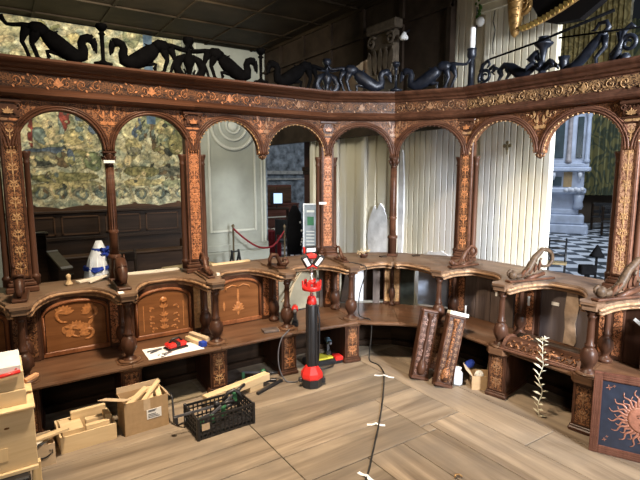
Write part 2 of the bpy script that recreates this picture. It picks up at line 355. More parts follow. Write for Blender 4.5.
# ------------------------------------------------------------------ ornament helpers
def spiral(cx, cz, r0, r1, a0, turns, y=0, n=14, flip=1):
    return [(cx+flip*(r0+(r1-r0)*k/n)*math.cos(a0+turns*2*PI*k/n), y, cz+(r0+(r1-r0)*k/n)*math.sin(a0+turns*2*PI*k/n)) for k in range(n+1)]
def leaf(mb, x, z, L, wd, a, y, th=.003, M=None):
    y = y-random.random()*.0012
    p = []; n = 5
    for k in range(n+1): t = k/n; p.append((t*L, wd*math.sin(PI*t)**.8*(1 if t < 1 else 0)))
    for k in range(n-1, 0, -1): t = k/n; p.append((t*L, -wd*math.sin(PI*t)**.8))
    ca, sa = math.cos(a), math.sin(a); mb.prism([(x+u*ca-v*sa, z+u*sa+v*ca) for u, v in p], y-th, y, M)
def frieze(mb, x0, x1, zc, h, y, M=None):      # running vine, spirals alternating up and down
    n = max(2, round((x1-x0)/.115)); p = (x1-x0)/n; r = h*.42
    for k in range(n):
        cx = x0+(k+.5)*p; s = 1 if k % 2 else -1; f = 1 if k < n/2 else -1
        pts = spiral(cx, zc, r*.15, r, s*PI*.2, s*1.15, y, 13, f); mb.tube(pts, [.0022+.0022*(i/13) for i in range(14)], 4, M=M)
        leaf(mb, cx+f*r*.9, zc-s*r*.6, .030, .008, f*.6*s+(0 if f > 0 else PI), y, M=M); leaf(mb, cx-f*r*.6, zc+s*r*.8, .026, .008, PI/2*s+.5, y, M=M)
        mb.ball((cx, y, zc), .0062, 6, 4, M)
    leaf(mb, (x0+x1)/2-.0, zc-h*.42, h*.84, .016, PI/2, y, .004, M)
    for a in (.5, 1.1, 2.04, 2.64): leaf(mb, (x0+x1)/2, zc-h*.25, .045, .009, a, y, .004, M)
def candelabra(mb, xc, z0, z1, wd, y, M=None):  # upright symmetric foliage
    mb.tube([(xc, y, z0), (xc, y, z1)], wd*.022, 4, M=M)
    n = max(1, round((z1-z0)/(wd*1.35))); p = (z1-z0)/n; r = wd*.2
    for k in range(n):
        zc = z0+(k+.45)*p
        for f in (1, -1):
            mb.tube(spiral(xc+f*wd*.24, zc, r*.1, r, -PI*.5, 1.05 if k % 2 else -1.05, y, 10, f), [wd*.018+wd*.022*i/10 for i in range(11)], 4, M=M)
            leaf(mb, xc, zc+r*.4, wd*.42, wd*.07, PI/2-f*.75, y, .003, M); leaf(mb, xc+f*wd*.05, zc-r, wd*.36, wd*.06, PI/2-f*1.25, y, .003, M)
        mb.ball((xc, y, zc+r*1.4), wd*.07, 6, 4, M); leaf(mb, xc, z0+k*p, p*.45, wd*.06, PI/2, y, .003, M)
def palmette(mb, x, z, s, y, M=None, lo=.2, hi=PI-.2):
    for k in range(7):
        a = lo+(hi-lo)*k/6; leaf(mb, x, z, s*(1 if k % 2 else .75), s*.12, a, y, .004, M)
    mb.ball((x, y, z), s*.14, 7, 4, M)

# ------------------------------------------------------------------ choir stalls (seat, elbow rail, back)
GRP_ST = 'choir stalls around the apse'
stall_labels = [
 'choir stall at the far left, mostly cut off, behind the pine boxes',
 'choir stall with large leafy orange marquetry on its back, above the wooden tray of offcuts',
 'choir stall with round seal in its marquetry back, white sheet on its seat',
 'choir stall with small figure marquetry back and flat dark book on its seat',
 'open-backed choir stall directly behind the red and black tower lamp',
 'backless corner stall left of the slim corner column, dark gap in its back',
 'backless corner stall right of the corner post, pale blue plaster showing through its open back',
 'choir stall with plain dark plank back right of the leaning carved posts',
 'choir stall with white sticker and pale plaster strip, carved posts on its seat',
 'choir stall at the far right behind the framed sun panel']
SCOOP = [.46, .46, .50, .50, .36, .12, .12, .42, .50, .50]
def railring(i, s):
    f = Fr[i].lerp(Fr[i+1], s); bk = B[i].lerp(B[i+1], s); back = bk+(bk-f).normalized()*.26
    u = min(1, max(0, (min(s, 1-s)-.095)/.30)); u = (1-(1-u)**2)**.62
    f2 = f+(bk-f).normalized()*(SCOOP[i]*u+.02*(i != 5 and i != 6))
    d = (back-f2).normalized()
    pr = [(0, .945), (-.012, .955), (-.018, .972), (-.012, .992), (.004, 1.002)]
    ring = [(f2+d*a)+Vector((0, 0, z)) for a, z in pr]
    ring += [back+Vector((0, 0, 1.002)), back+Vector((0, 0, .955)), f2+d*.05+Vector((0, 0, .94))]
    return [tuple(p) for p in ring], f2, d
stalls = []
for i in range(10):
    f0, f1, b0, b1 = Fr[i], Fr[i+1], B[i], B[i+1]
    a = bayang(i); L_ = (b1-b0).length; mid = (b0+b1)/2
    t = thing('choir_stall', stall_labels[i], 'choir stall', tuple(mid), a, GRP_ST); stalls.append(t)
    # elbow rail, scooped between the two shoulders
    mb = MB(); mb.sweep([railring(i, .004+.992*k/28)[0] for k in range(29)], smooth=False); mb.build('elbow_rail', RAIL, t, True)
    mb = MB(); pts = [railring(i, .06+.88*k/26) for k in range(27)]
    mb.tube([p[1]-p[2]*.018+Vector((0, 0, .973)) for p in pts], .0135, 6); mb.tube([p[1]+p[2]*.012+Vector((0, 0, .937)) for p in pts], .010, 6)
    mb.build('rail_moulding', EDGE, t, True)
    # seat board
    mb = MB(); e0, e1 = Se[i], Se[i+1]; q0, q1 = b0.lerp(f0, .12), b1.lerp(f1, .12)
    if i in (5, 6): q0, q1 = b0.lerp(f0, .02), b1.lerp(f1, .02)
    o = (e1-e0).normalized()*.002
    nrm = Vector((o.y, -o.x, 0)).normalized()
    prf = [(0, .412), (.012, .418), (.018, .432), (.012, .446), (0, .452)]
    def ring(P, Q): return [tuple(P+nrm*x+Vector((0, 0, z))) for x, z in prf]+[tuple(Q+Vector((0, 0, .452))), tuple(Q+Vector((0, 0, .412)))]
    mb.sweep([ring(e0+o, q0+o), ring(e1-o, q1-o)]); mb.build('seat', SEAT, t, True)
    # dark riser set back under the seat
    mb = MB(); g0, g1 = b0.lerp(f0, .16), b1.lerp(f1, .16)
    mb.bar((g0.x, g0.y, .20), (g1.x, g1.y, .20), .03, .39); mb.bar((g0.lerp(e0, .12).x, g0.lerp(e0, .12).y, .03), (g1.lerp(e1, .12).x, g1.lerp(e1, .12).y, .03), .06, .06)
    mb.build('riser', BLACKW, t, True)
    # back of the stall
    hx = L_/2; Y = -.13
    def arched(w_, z0, zs, n=18): return [(-w_, z0)]+[(w_, z0)]+[(w_*math.cos(PI*k/n), zs+w_*.42*math.sin(PI*k/n)) for k in range(n+1)]
    if i in (0, 1, 2, 3):
        mb = MB(); mb.box(-hx+.10, hx-.10, Y, Y+.03, .452, .94); bp = mb.build('back_panel', DK, t)
        mb = MB(); mb.prism(arched(.225, .50, .79), Y-.010, Y); mp_ = mb.build('marquetry_field', PANW, bp)
        mb = MB(); w_ = .245
        for (x0, x1, z0, z1) in ((-w_-.02, w_+.02, .458, .50), ): mb.box(x0, x1, Y-.022, Y, z0, z1, bev=.006)
        ar = [(-w_, .50), (-w_, .80)]+[(w_*math.cos(PI-PI*k/18), .80+w_*.42*math.sin(PI*k/18)) for k in range(19)]+[(w_, .50)]
        mb.tube([(x, Y-.012, z) for x, z in ar], .016, 6); mb.build('panel_frame', PANF, bp)
        mb = MB(); y = Y-.0105
        if i in (0, 1):
            for (cx, cz, s, f) in ((-.09, .80, .075, 1), (.11, .80, .065, -1), (0, .66, .07, 1), (.08, .62, .06, -1)):
                mb.tube(spiral(cx, cz, .01, s, 0, .8, y, 14, f), [.008+.010*math.sin(PI*k/14) for k in range(15)], 6, .3)
                for q in range(6): leaf(mb, cx, cz, s*1.1, .016, .3+q*.42+(1 if f < 0 else 0), y, .003)
            for q in range(9): leaf(mb, .01+random.uniform(-.12, .12), .60+random.uniform(-.03, .1), .07, .014, random.uniform(0, PI), y, .003)
        elif i == 2:
            mb.lathe([(.034, -.0), (.034, .003)], 20, M=Matrix.Translation((0, y, .80)) @ Matrix.Rotation(PI/2, 4, 'X'))
            palmette(mb, 0, .79, .03, y-.004)
            for zz in (.74, .66, .60): frieze(mb, -.18, .18, zz, .03, y)
            mb.box(-.003, .003, y-.002, y, .53, .74); frieze(mb, -.15, .15, .545, .04, y)
            for x_ in (-.18, .18): mb.box(x_-.003, x_+.003, y-.002, y, .53, .77)
        else:
            for f in (1, -1): mb.tube([(0, y, .83), (f*.06, y, .85), (f*.12, y, .83), (f*.13, y, .80)], .007, 5)
            leaf(mb, 0, .66, .16, .012, PI/2, y)
            mb.ball((0, y, .66), .022, 8, 5, sq=(1, .2, 1)); mb.ball((.0, y, .605), .038, 8, 5, sq=(1, .15, .9)); mb.ball((.03, y, .64), .022, 8, 5, sq=(1, .15, 1))
            for q in range(8): leaf(mb, .0, .60, .07, .010, q*PI/7, y)
            leaf(mb, 0, .54, .05, .012, PI/2, y); leaf(mb, -.15, .60, .10, .012, PI/2, y)
        mb.build('marquetry_figure', MARQ, mp_)
        # plain fillets beside the panel
        for f in (-1, 1): mb = MB(); mb.box(f*(hx-.085)-.02, f*(hx-.085)+.02, Y-.03, Y+.02, .452, .94, bev=.006); mb.build('stile', DK, t)
    elif i == 4:
        mb = MB(); mb.box(-hx+.09, hx-.16, Y+.10, Y+.13, .452, .95); mb.build('back_board', plain('beige_board', (.34, .30, .21), .8, vary=.25, scale=5), t)
        mb = MB(); mb.box(hx-.16, hx-.10, Y+.02, Y+.05, .452, .94); mb.build('back_board', GREYW, t)
        mb = MB(); mb.bar((-.22, -.10, .46), (-.08, -.12, .86), .03, .02); mb.bar((-.28, -.16, .60), (.02, -.12, .94), .022, .016); mb.build('loose_slat', BEECH, t)
    elif i == 5:
        mb = MB(); mb.box(-.36, -.20, .06, .09, .452, .95); mb.build('back_board', plain('beige_board_stained', (.42, .39, .30), .8, vary=.35, scale=7), t)
        mb = MB(); mb.bar((-.17, .03, .452), (-.08, .03, .95), .10, .03, (0, 1, 0)); mb.build('slanted_gap_shade', BLACKW, t); mb = MB(); mb.box(-.20, .34, .12, .14, .452, .95); mb.build('back_board', BLACKW, t)  # slanted black bar stands in for the shade of an open gap
        mb = MB(); mb.box(-.05, .06, .06, .09, .452, .95); mb.build('back_board', PLW, t)
        for (x0, x1) in ((-.08, -.05), (.16, .24)): mb = MB(); mb.box(x0, x1, -.02, .0, .452, .94); mb.build('batten', GREYW, t)
    elif i == 6:
        mb = MB(); mb.box(-.10, .30, .06, .09, .452, .95); mb.build('back_board', plain('pale_blue_plaster', (.40, .47, .60), .8, vary=.2, scale=8), t)
        mb = MB(); mb.box(-.30, -.13, -.04, -.01, .452, .94); mb.build('back_board', plain('greenish_dark_board', (.030, .034, .028), .5, vary=.3), t)
    elif i == 7:
        for (x0, x1) in ((-.33, -.14), (-.135, .04), (.045, .30)): mb = MB(); mb.box(x0, x1, Y, Y+.025, .452, .94, bev=.004); mb.build('back_board', GREYW, t)
    elif i == 8:
        for (x0, x1) in ((-.30, -.22), (.245, .33)): mb = MB(); mb.box(x0, x1, Y, Y+.025, .452, .94, bev=.004); mb.build('back_board', DK, t)
        GV = wood('plank_grey_violet', (.085, .068, .068), (.14, .115, .11), 'Z', rough=.5)
        for (x0, x1, yy, z1) in ((-.215, .06, Y+.01, .94), (.065, .24, Y, .93)): mb = MB(); mb.box(x0, x1, yy, yy+.02, .452, z1); mb.build('back_board', GV, t)
        mb = MB(); mb.prism([(.02, .46), (.03, .60), (.015, .75), (.03, .93), (.12, .93), (.14, .80), (.115, .66), (.135, .50), (.12, .46)], Y-.008, Y+.012); mb.build('plaster_strip', plain('crumbling_plaster', (.36, .27, .20), .8, vary=.55, scale=9, bump=.4), t)
        mb = MB(); mb.box(-.115, -.045, Y+.004, Y+.010, .775, .805); mb.build('sticker', WHITE, t)['label'] = 'white paper sticker'
    else:
        for (x0, x1) in ((-.32, -.14), (-.13, .3)): mb = MB(); mb.box(x0, x1, Y, Y+.025, .452, .94); mb.build('back_board', DK, t)

# ------------------------------------------------------------------ stall dividers
def balus(mb, x, y, z0=.452, s=1.0):
    P = [(.058, 0), (.062, .02), (.05, .032), (.034, .045), (.03, .06), (.045, .085), (.06, .115), (.063, .145), (.056, .18), (.040, .205), (.028, .215), (.036, .225), (.036, .235), (.027, .245),
         (.026, .30), (.024, .40), (.023, .435), (.033, .445), (.033, .455), (.028, .462), (.042, .482), (.046, .487)]
    mb.lathe([(r*s, z) for r, z in P], 16, (x, y, z0))
div_labels = {0: 'stall divider at the far left, above the cut end of the pine boxes', 1: 'stall divider between the leafy and the seal marquetry backs',
 2: 'stall divider between the round seal stall and the book stall, gold carved strips', 3: 'stall divider just left of the tower lamp, cordless drill at its foot',
 4: 'stall divider where the left row bends into the corner, black cord running down beside it',
 5: 'corner divider with gold carved strips directly under the slim corner column', 6: 'stall divider behind the two leaning carved posts',
 7: 'stall divider with the bulbous baluster left of the lying carved fragments', 8: 'stall divider at the right above the framed sun panel'}
for i in range(0, 9):
    a = divang(i) if i != 5 else WANG[5+1]
    if i == 5: i5 = 5
idx = {0: 1, 1: 2, 2: 3, 3: 4, 4: 5, 5: 6, 6: 7, 7: 8, 8: 9}
beast_spots = []
for k, i in idx.items():
    a = divang(i); Ld = (B[i]-Fr[i]).length
    t = thing('stall_divider', div_labels[k], 'stall divider', tuple(B[i]), a, 'stall dividers with turned balusters')
    if k != 5:
        mb = MB(); y0 = -Ld-.01
        # shoulder: flat flared board carrying the arm rest
        sh = [(-.075, y0+.0), (-.055, y0-.035), (.055, y0-.035), (.075, y0), (.085, y0+.05), (.06, y0+.10), (.05, y0+.20), (.05, -.03), (-.05, -.03), (-.05, y0+.20), (-.06, y0+.10), (-.085, y0+.05)]
        mb.slab(sh, 1.003, 1.022); mb.slab([(x*.86, y+.012) for x, y in sh], .962, 1.003); mb.slab([(x*.7, y+.03) for x, y in sh[:6]]+[(-x*.7, y+.03) for x, y in sh[:6]][::-1], .945, .962) if False else None
        mb.build('arm_shoulder', RAIL, t)
        mb = MB(); balus(mb, 0, y0+.06); mb.build('baluster', DK, t)
        mb = MB(); balus(mb, 0, -.25, s=.9); mb.build('baluster', DK, t)
        # seat end block with curved moulding
        mb = MB(); mb.slab([(-.10, y0+.02), (-.06, y0-.03), (.06, y0-.03), (.10, y0+.02), (.10, y0+.14), (-.10, y0+.14)], .40, .458); mb.lathe([(.085, 0), (.085, .01), (.07, .018)], 18, (0, y0+.06, .458)); mb.build('seat_block', SEAT, t)
        # pedestal with carved face
        mb = MB(); mb.box(-.078, .078, y0+.02, -.12, .035, .40); mb.box(-.095, .095, y0+.0, -.10, 0, .035, bev=.008); mb.box(-.088, .088, y0+.01, -.1, .035, .05, bev=.005); mb.box(-.09, .09, y0+.01, -.1, .385, .40, bev=.004)
        ped = mb.build('pedestal', DK, t)
        mb = MB(); g = INLAY if k in (0, 1, 3, 4) else GILT if k == 2 else INLAYD
        mb.box(-.052, .052, y0+.012, y0+.02, .07, .37); mb.build('carved_panel', CARV, ped)
        mb = MB(); candelabra(mb, 0, .08, .36, .095, y0+.012); mb.build('carved_foliage', g, ped)
        mb = MB()
        for x_ in (-.06, .06): mb.box(x_-.004, x_+.004, y0+.010, y0+.02, .062, .378)
        for z_ in (.062, .372): mb.box(-.064, .064, y0+.010, y0+.02, z_, z_+.008)
        mb.build('panel_border', MID, ped)
    # carved strips at the back of the divider
    yb = -.17 if k != 5 else -.10
    mb = MB(); mb.box(-.095, .095, yb, yb+.07, .452, .945, bev=.006); bk = mb.build('rear_post', DK, t)
    for x_ in (-.052, .052):
        mb = MB(); mb.box(x_-.03, x_+.03, yb-.003, yb, .49, .94); candelabra(mb, x_, .50, .93, .062, yb-.003)
        mb.build('carved_strip', [GILT if k in (2, 5) else CARVO][0] if k != 0 else CARV, bk)
    if k == 5:
        mb = MB(); balus(mb, 0, yb-.03, s=.62); mb.build('baluster', DK, t)

# carved scrolling beasts lying on the dividers
BST = wood('dusty_carved_wood', (.028, .017, .011), (.11, .070, .042), 'X', scale=22, rough=.5)
def beast(nm, lab, i, s=1.0, dy=0, kind=0, tape=False):
    a = divang(i); Ld = (B[i]-Fr[i]).length; y0 = -Ld
    turn = R_(-26) if i >= 7 else 0; a += turn
    t = thing(nm, lab, 'carved scroll', (Fr[i].x, Fr[i].y, 1.022), a, 'carved beasts on the dividers'); y0 = 0
    def P(L): return [(0, y0+.06+dy+y*s, z*s) for y, z in L]
    mb = MB()
    if kind == 0:       # volute high at the back, body sweeping down to a small curl in front
        c = (.325, .150); body = [(c[0]+(.014+.062*k/20)*math.cos(-PI*.3-2*PI*1.25*(1-k/20)+PI*.35), c[1]+(.014+.062*k/20)*math.sin(-PI*.3-2*PI*1.25*(1-k/20)+PI*.35)) for k in range(21)]
        body = [(c[0]+(.030+.072*k/22)*math.cos(-1.3*PI+(1.75*PI)*k/22+.35), c[1]+(.026+.058*k/22)*math.sin(-1.3*PI+(1.75*PI)*k/22+.35)) for k in range(23)]
        body += [(.235, .175), (.205, .125), (.18, .085), (.13, .05), (.08, .038), (.045, .05)]
        rr = [.008+.012*k/22 for k in range(23)]+[.024, .028, .028, .024, .022, .020]
        mb.tube(P(body), [r*s for r in rr], 8, .9); b_ = mb.build('body', BST if i >= 8 else DKX, t)
        mb = MB(); mb.ball(P([(.035, .055)])[0], .036*s, 9, 6); mb.tube(P([(.03, .07), (.01, .09), (-.01, .075), (-.01, .05)]), [.016*s, .012*s, .010*s, .006*s], 6); mb.build('head', BST if i >= 8 else DKX, t)
        mb = MB()
        for q in range(5): leaf(mb, .10+q*.04, .03+.012*q, .07, .012, 1.0+.1*q, 0, .012, Matrix.Translation((.012, y0+.06+dy, 0)) @ Matrix.Rotation(PI/2, 4, 'Z') @ Matrix.Scale(s, 4))
        mb.build('leaf_carving', DKX, t)
        mb = MB(); mb.box(-.035, .035, y0+.05+dy, y0+.06+dy+.42*s, -.0, .02, bev=.006); mb.tube(P([(.16, .01), (.24, .03), (.33, .05)]), .018*s, 6); mb.build('foot', DKX, t)
    elif kind == 1:     # upright head with mane looking down over the tip
        mb.tube(P([(.30, .02), (.29, .12), (.24, .20), (.17, .205), (.11, .15), (.075, .085), (.05, .045)]), [.035*s, .042*s, .044*s, .046*s, .044*s, .036*s, .022*s], 9, .9); mb.build('body', DK, t)
        mb = MB()
        for q in range(6): mb.tube([(f*.03, y0+.06+dy+.27-q*.035, .12+.012*q) for f in (-1.2, 0, 1.2)], [.008, .014, .008], 5)
        for f in (-1, 1): mb.tube([(f*.028, y0+.06+dy+.19, .22), (f*.035, y0+.06+dy+.21, .26)], [.014, .003], 6); mb.ball((f*.032, y0+.06+dy+.11, .165), .012, 7, 5)
        mb.build('mane', DK, t)
        mb = MB(); mb.box(-.05, .05, y0+.05+dy, y0+.42+dy, 0, .022, bev=.006); mb.build('foot', DK, t)
    elif kind == 2:     # loose double curl
        mb.tube([(-.075, y0+.22+dy, .03), (-.085, y0+.20+dy, .09), (-.06, y0+.19+dy, .135), (-.02, y0+.18+dy, .13), (0, y0+.17+dy, .08), (.02, y0+.17+dy, .035), (.06, y0+.16+dy, .025), (.095, y0+.17+dy, .05), (.09, y0+.18+dy, .085), (.055, y0+.18+dy, .085), (.045, y0+.18+dy, .055)],
                [.018, .020, .021, .021, .020, .022, .023, .020, .017, .014, .010], 8); mb.build('body', DK, t)
        mb = MB(); mb.box(-.05, .05, y0+.10+dy, y0+.36+dy, 0, .018, bev=.006); mb.ball((.02, y0+.20+dy, .03), .03, 8, 5); mb.build('foot', DK, t)
    if tape:
        mb = MB(); mb.box(-.06, -.02, y0+.0, y0+.07, .0005, .004); mb.build('paper_tag', WHITE, t)['label'] = 'white paper tag'
    return t
beast('carved_beast', 'small upright carved leaf beast on the far left divider', 1, .75, .05, 1)
beast('carved_beast', 'dark carved horse-like head looking down under the slim left column, white tag beside it', 2, 1, .04, 1, True)
beast('carved_beast', 'dark curled carved beast in front of the orange carved pilaster', 3, .8, .08, 0)
beast('carved_scroll', 'loose double curl of dark wood on the divider left of the tower lamp', 4, 1.1, .06, 2)
beast('carved_scroll', 'low dark carved curl on the bend divider right of the tower lamp heads', 5, .62, .12, 0)
beast('carved_beast', 'dark carved scroll at the foot of the pilaster right of the corner', 7, .85, .10, 0)
beast('carved_beast', 'brown carved scroll with open round volute in front of the white fluted wall', 8, 1.15, .02, 0)
beast('carved_beast', 'pale dusty carved scroll, the largest, at the right end of the rail', 9, 1.25, -.02, 0)

# ------------------------------------------------------------------ columns, pilasters and pendants of the arcade
def pil_frame(i): return WANG[i]
def pilaster(i, lab, g):
    t = thing('carved_pilaster', lab, 'pilaster', (B[i].x, B[i].y, 1.003), WANG[i], 'carved pilasters of the arcade'); h = 1.51
    mb = MB(); mb.box(-.072, .072, -.035, .06, .10, 1.37, bev=.004); sh = mb.build('shaft', MIDR if i in (9, 3) else MID, t)
    mb = MB(); mb.box(-.048, .048, -.040, -.035, .13, 1.33); pn = mb.build('carved_panel', CARVP if i == 9 else CARVO if i in (3, 5) else CARV, sh)
    mb = MB(); candelabra(mb, 0, .15, 1.32, .092, -.040); mb.build('carved_foliage', g, sh)
    mb = MB()
    for x_ in (-.056, .056): mb.box(x_-.005, x_+.005, -.046, -.034, .115, 1.345)
    for z_ in (.115, 1.337): mb.box(-.06, .06, -.046, -.034, z_, z_+.01)
    mb.build('panel_border', DKX, sh)
    mb = MB(); mb.box(-.115, .115, -.075, .075, 0, .045, bev=.008); mb.box(-.10, .10, -.06, .07, .045, .08, bev=.01); mb.box(-.085, .085, -.05, .065, .08, .10, bev=.006); mb.build('base', DKX, t)
    mb = MB(); mb.box(-.078, .078, -.045, .06, 1.37, 1.39, bev=.004); mb.box(-.075, .075, -.045, .06, 1.39, 1.48); mb.box(-.095, .095, -.065, .06, 1.48, h, bev=.006)
    for x_ in (-.05, -.017, .017, .05): leaf(mb, x_, 1.39, .08, .016, PI/2+(x_*2), -.046, .014)
    for f in (-1, 1): mb.tube(spiral(f*.062, 1.455, .006, .024, PI*.5, 1.1, -.055, 12, f), .007, 5)
    cp = mb.build('capital', DKX, t)
    mb = MB(); palmette(mb, 0, 1.40, .05, -.062); mb.build('capital_leaf', g, cp)
    for f in (-1, 1):
        mb = MB(); mb.lathe([(.034, .045), (.034, .10), (.038, .105), (.038, .12), (.028, .13), (.026, .14), (.024, .5), (.022, 1.02), (.028, 1.03), (.022, 1.04), (.022, 1.06), (.034, 1.10), (.036, 1.12)], 12, (f*.098, .01, 0)); mb.build('colonnette', DK, t)
    return t
pilaster(1, 'carved pilaster at the far left edge of the photo, pale scrollwork on dark wood', GILT)
pilaster(3, 'bright orange carved pilaster between the tapestry arches and the stone roundel', INLAY)
pilaster(5, 'carved pilaster above the tower lamp, white tape across it', INLAY)
p6 = pilaster(7, 'carved pilaster where the right row starts, before the white fluted wall', INLAY)
p8 = pilaster(9, 'carved pilaster at the far right edge, pink-brown with pale scrollwork', GILT)
mb = MB(); mb.box(-.105, -.02, -.050, -.047, .60, .625); o = tag(mb.build('paper_tape', WHITE), 'strip of white tape across the pilaster above the tower lamp', 'tape'); o.location = (B[5].x, B[5].y, 1.003); o.rotation_euler = (0, 0, WANG[5])
def column(i, lab):
    t = thing('arcade_column', lab, 'column', (B[i].x, B[i].y, 1.003), WANG[i], 'slim columns of the arcade')
    mb = MB(); mb.box(-.06, .06, -.06, .06, 0, .03, bev=.006); mb.lathe([(.05, .03), (.05, .20), (.058, .205), (.058, .225), (.045, .24)], 14); mb.build('base', DK, t)
    mb = MB(); mb.lathe([(.040, .235), (.038, .42), (.044, .43), (.044, .45), (.036, .46), (.034, .8), (.030, 1.02)], 14)
    for q in range(12): a = 2*PI*q/12; mb.tube([(.037*math.cos(a), .037*math.sin(a), .46), (.031*math.cos(a), .031*math.sin(a), 1.0)], .004, 4)
    mb.build('shaft', MID, t)
    mb = MB(); mb.lathe([(.036, 1.0), (.036, 1.02), (.03, 1.03), (.034, 1.06), (.05, 1.10), (.052, 1.115)], 14); mb.box(-.055, .055, -.055, .055, 1.112, 1.13, bev=.004)
    for q in range(8): a = 2*PI*q/8; mb.tube([(.032*math.cos(a), .032*math.sin(a), 1.03), (.05*math.cos(a), .05*math.sin(a), 1.07), (.06*math.cos(a), .06*math.sin(a), 1.09)], [.01, .010, .004], 5)
    mb.build('capital', DK, t); return t
column(0, 'slim turned column left of the far left pilaster, outside the main view')
column(2, 'slim reddish turned column between the two tapestry arches')
column(6, 'slim dark turned column in the corner between two pale wall arches')
mb = MB(); mb.box(-.055, .035, -.062, -.058, 1.03, 1.055); o = tag(mb.build('paper_tape', WHITE), 'strip of white tape at the top of the slim column between the tapestry arches', 'tape'); o.location = (B[2].x, B[2].y, 1.003)
def pendant(i, lab):
    t = thing('arch_pendant', lab, 'pendant', (B[i].x, B[i].y, 2.03), WANG[i], 'hanging pendants where a column is missing')
    mb = MB(); mb.lathe([(.004, .05), (.014, .056), (.02, .066), (.026, .075), (.036, .085), (.04, .10)], 14); mb.build('knob', MID, t)
    mb = MB()
    for q in range(8): a = 2*PI*q/8; mb.tube([(.02*math.cos(a), .02*math.sin(a), .065), (.036*math.cos(a), .036*math.sin(a), .082), (.045*math.cos(a), .045*math.sin(a), .092)], [.006, .007, .003], 5)
    mb.build('leaf_ring', INLAYD, t)
pendant(4, 'carved pendant between the stone roundel arch and the dark chapel arch')
pendant(8, 'carved pendant at the right edge of the white fluted wall')

# ------------------------------------------------------------------ arches
ZS, ZT = 2.133, 2.513
arch_labels = ['arch at the far left edge, mostly outside the photo', 'arch framing the tapestry with the red drape', 'arch framing the right half of the tapestry',
 'arch with pale beads framing the stone roundel', 'arch framing the dark chapel and wooden post', 'shaded arch left of the corner column', 'shaded arch right of the corner column',
 'arch framing the white fluted wall with the small cross', 'arch framing the marble altar and chequered floor', 'arch past the far right pilaster']
for i in range(10):
    a = bayang(i); L_ = (B[i+1]-B[i]).length; t = thing('arcade_arch', arch_labels[i], 'arch', (B[i].x, B[i].y, ZS), a, 'round arches of the arcade')
    r = L_/2-.045; cx = L_/2; n = 32; H = ZT-ZS; kz = min(1, (H-.055)/r); rz_ = r*kz
    mb = MB(); arc = [(cx+r*math.cos(PI-PI*k/n), rz_*math.sin(PI*k/n)) for k in range(n+1)]
    for k in range(n):
        (x0, z0), (x1, z1) = arc[k], arc[k+1]
        mb.prism([(x0, z0), (x1, z1), (x1, H), (x0, H)], -.03, .04)
    mb.box(0.0, cx-r, -.03, .04, 0, H); mb.box(cx+r, L_, -.03, .04, 0, H)
    pnl = mb.build('arch_panel', SPAN, t)
    mb = MB()
    for rr, yy, tr in ((.012, -.036, .012), (.034, -.040, .009), (.050, -.036, .008)):
        mb.tube([(cx+(r+rr)*math.cos(PI-PI*k/n), yy, (rz_+rr*.9)*math.sin(PI*k/n)) for k in range(n+1)], tr, 6)
    mb.build('archivolt', MIDR if i >= 7 else MID, t)
    if i >= 3:
        mb = MB(); nb = 22
        for k in range(nb+1):
            th = PI*(k+.5)/(nb+1); mb.ball((cx+(r-.006)*math.cos(th), -.034, (rz_-.006)*math.sin(th)), .0095, 6, 4)
        mb.tube([(cx+(r-.003)*math.cos(PI*k/24), -.030, (rz_-.003)*math.sin(PI*k/24)) for k in range(25)], .004, 4)
        mb.build('bead_row', GILT if i >= 7 or i == 3 or i == 4 else DKX, t)
    for (xx, f) in ((0, 1), (L_, -1)):
        mb = MB()
        nx = xx+f*.055; leaf(mb, nx, H-.05, .06, .010, PI/2-f*.0-.3*f, -.03, .006); palmette(mb, xx+f*.03, H-.16, .045, -.031, None, .3, PI-.3)
        mb.tube(spiral(xx+f*.075, H-.045, .004, .024, 0, 1.1, -.032, 12, f), .004, 4); mb.tube(spiral(xx+f*.13, H-.028, .003, .014, 0, 1.1, -.032, 10, f), .0035, 4)
        leaf(mb, xx+f*.03, H-.11, .07, .009, PI/2, -.03, .006); leaf(mb, xx+f*.03, H-.11, .05, .008, PI/2-f*.8, -.03, .006)
        mb.build('spandrel_inlay', [INLAYD, INLAY, INLAY, INLAY, INLAYD, INLAYD, INLAYD, GILT, GILT, GILT][i], t)

# ------------------------------------------------------------------ entablature
prof = [(-.10, 2.515), (.045, 2.515), (.075, 2.520), (.10, 2.530), (.118, 2.548), (.105, 2.565), (.085, 2.575), (.065, 2.590), (.055, 2.600), (.055, 2.712), (.075, 2.720), (.085, 2.735), (.115, 2.745), (.135, 2.765), (.165, 2.780), (.18, 2.795), (.18, 2.812), (-.10, 2.812)]
runs = [(0, 3, 'long cornice beam over the tapestry arches at the left'), (3, 5, 'cornice beam over the roundel and chapel arches'), (5, 6, 'shaded cornice beam left of the corner'), (6, 7, 'shaded cornice beam right of the corner'), (7, 10, 'reddish cornice beam rising to the right edge')]
def segdir(k): return (B[k+1]-B[k]).normalized()
def mitre(k):
    ds = [segdir(j) for j in (k-1, k) if 0 <= j < 10]; ns = [Vector((d.y, -d.x, 0)) for d in ds]
    n_ = sum(ns, Vector()); n_.normalize(); return n_/n_.dot(ns[0])
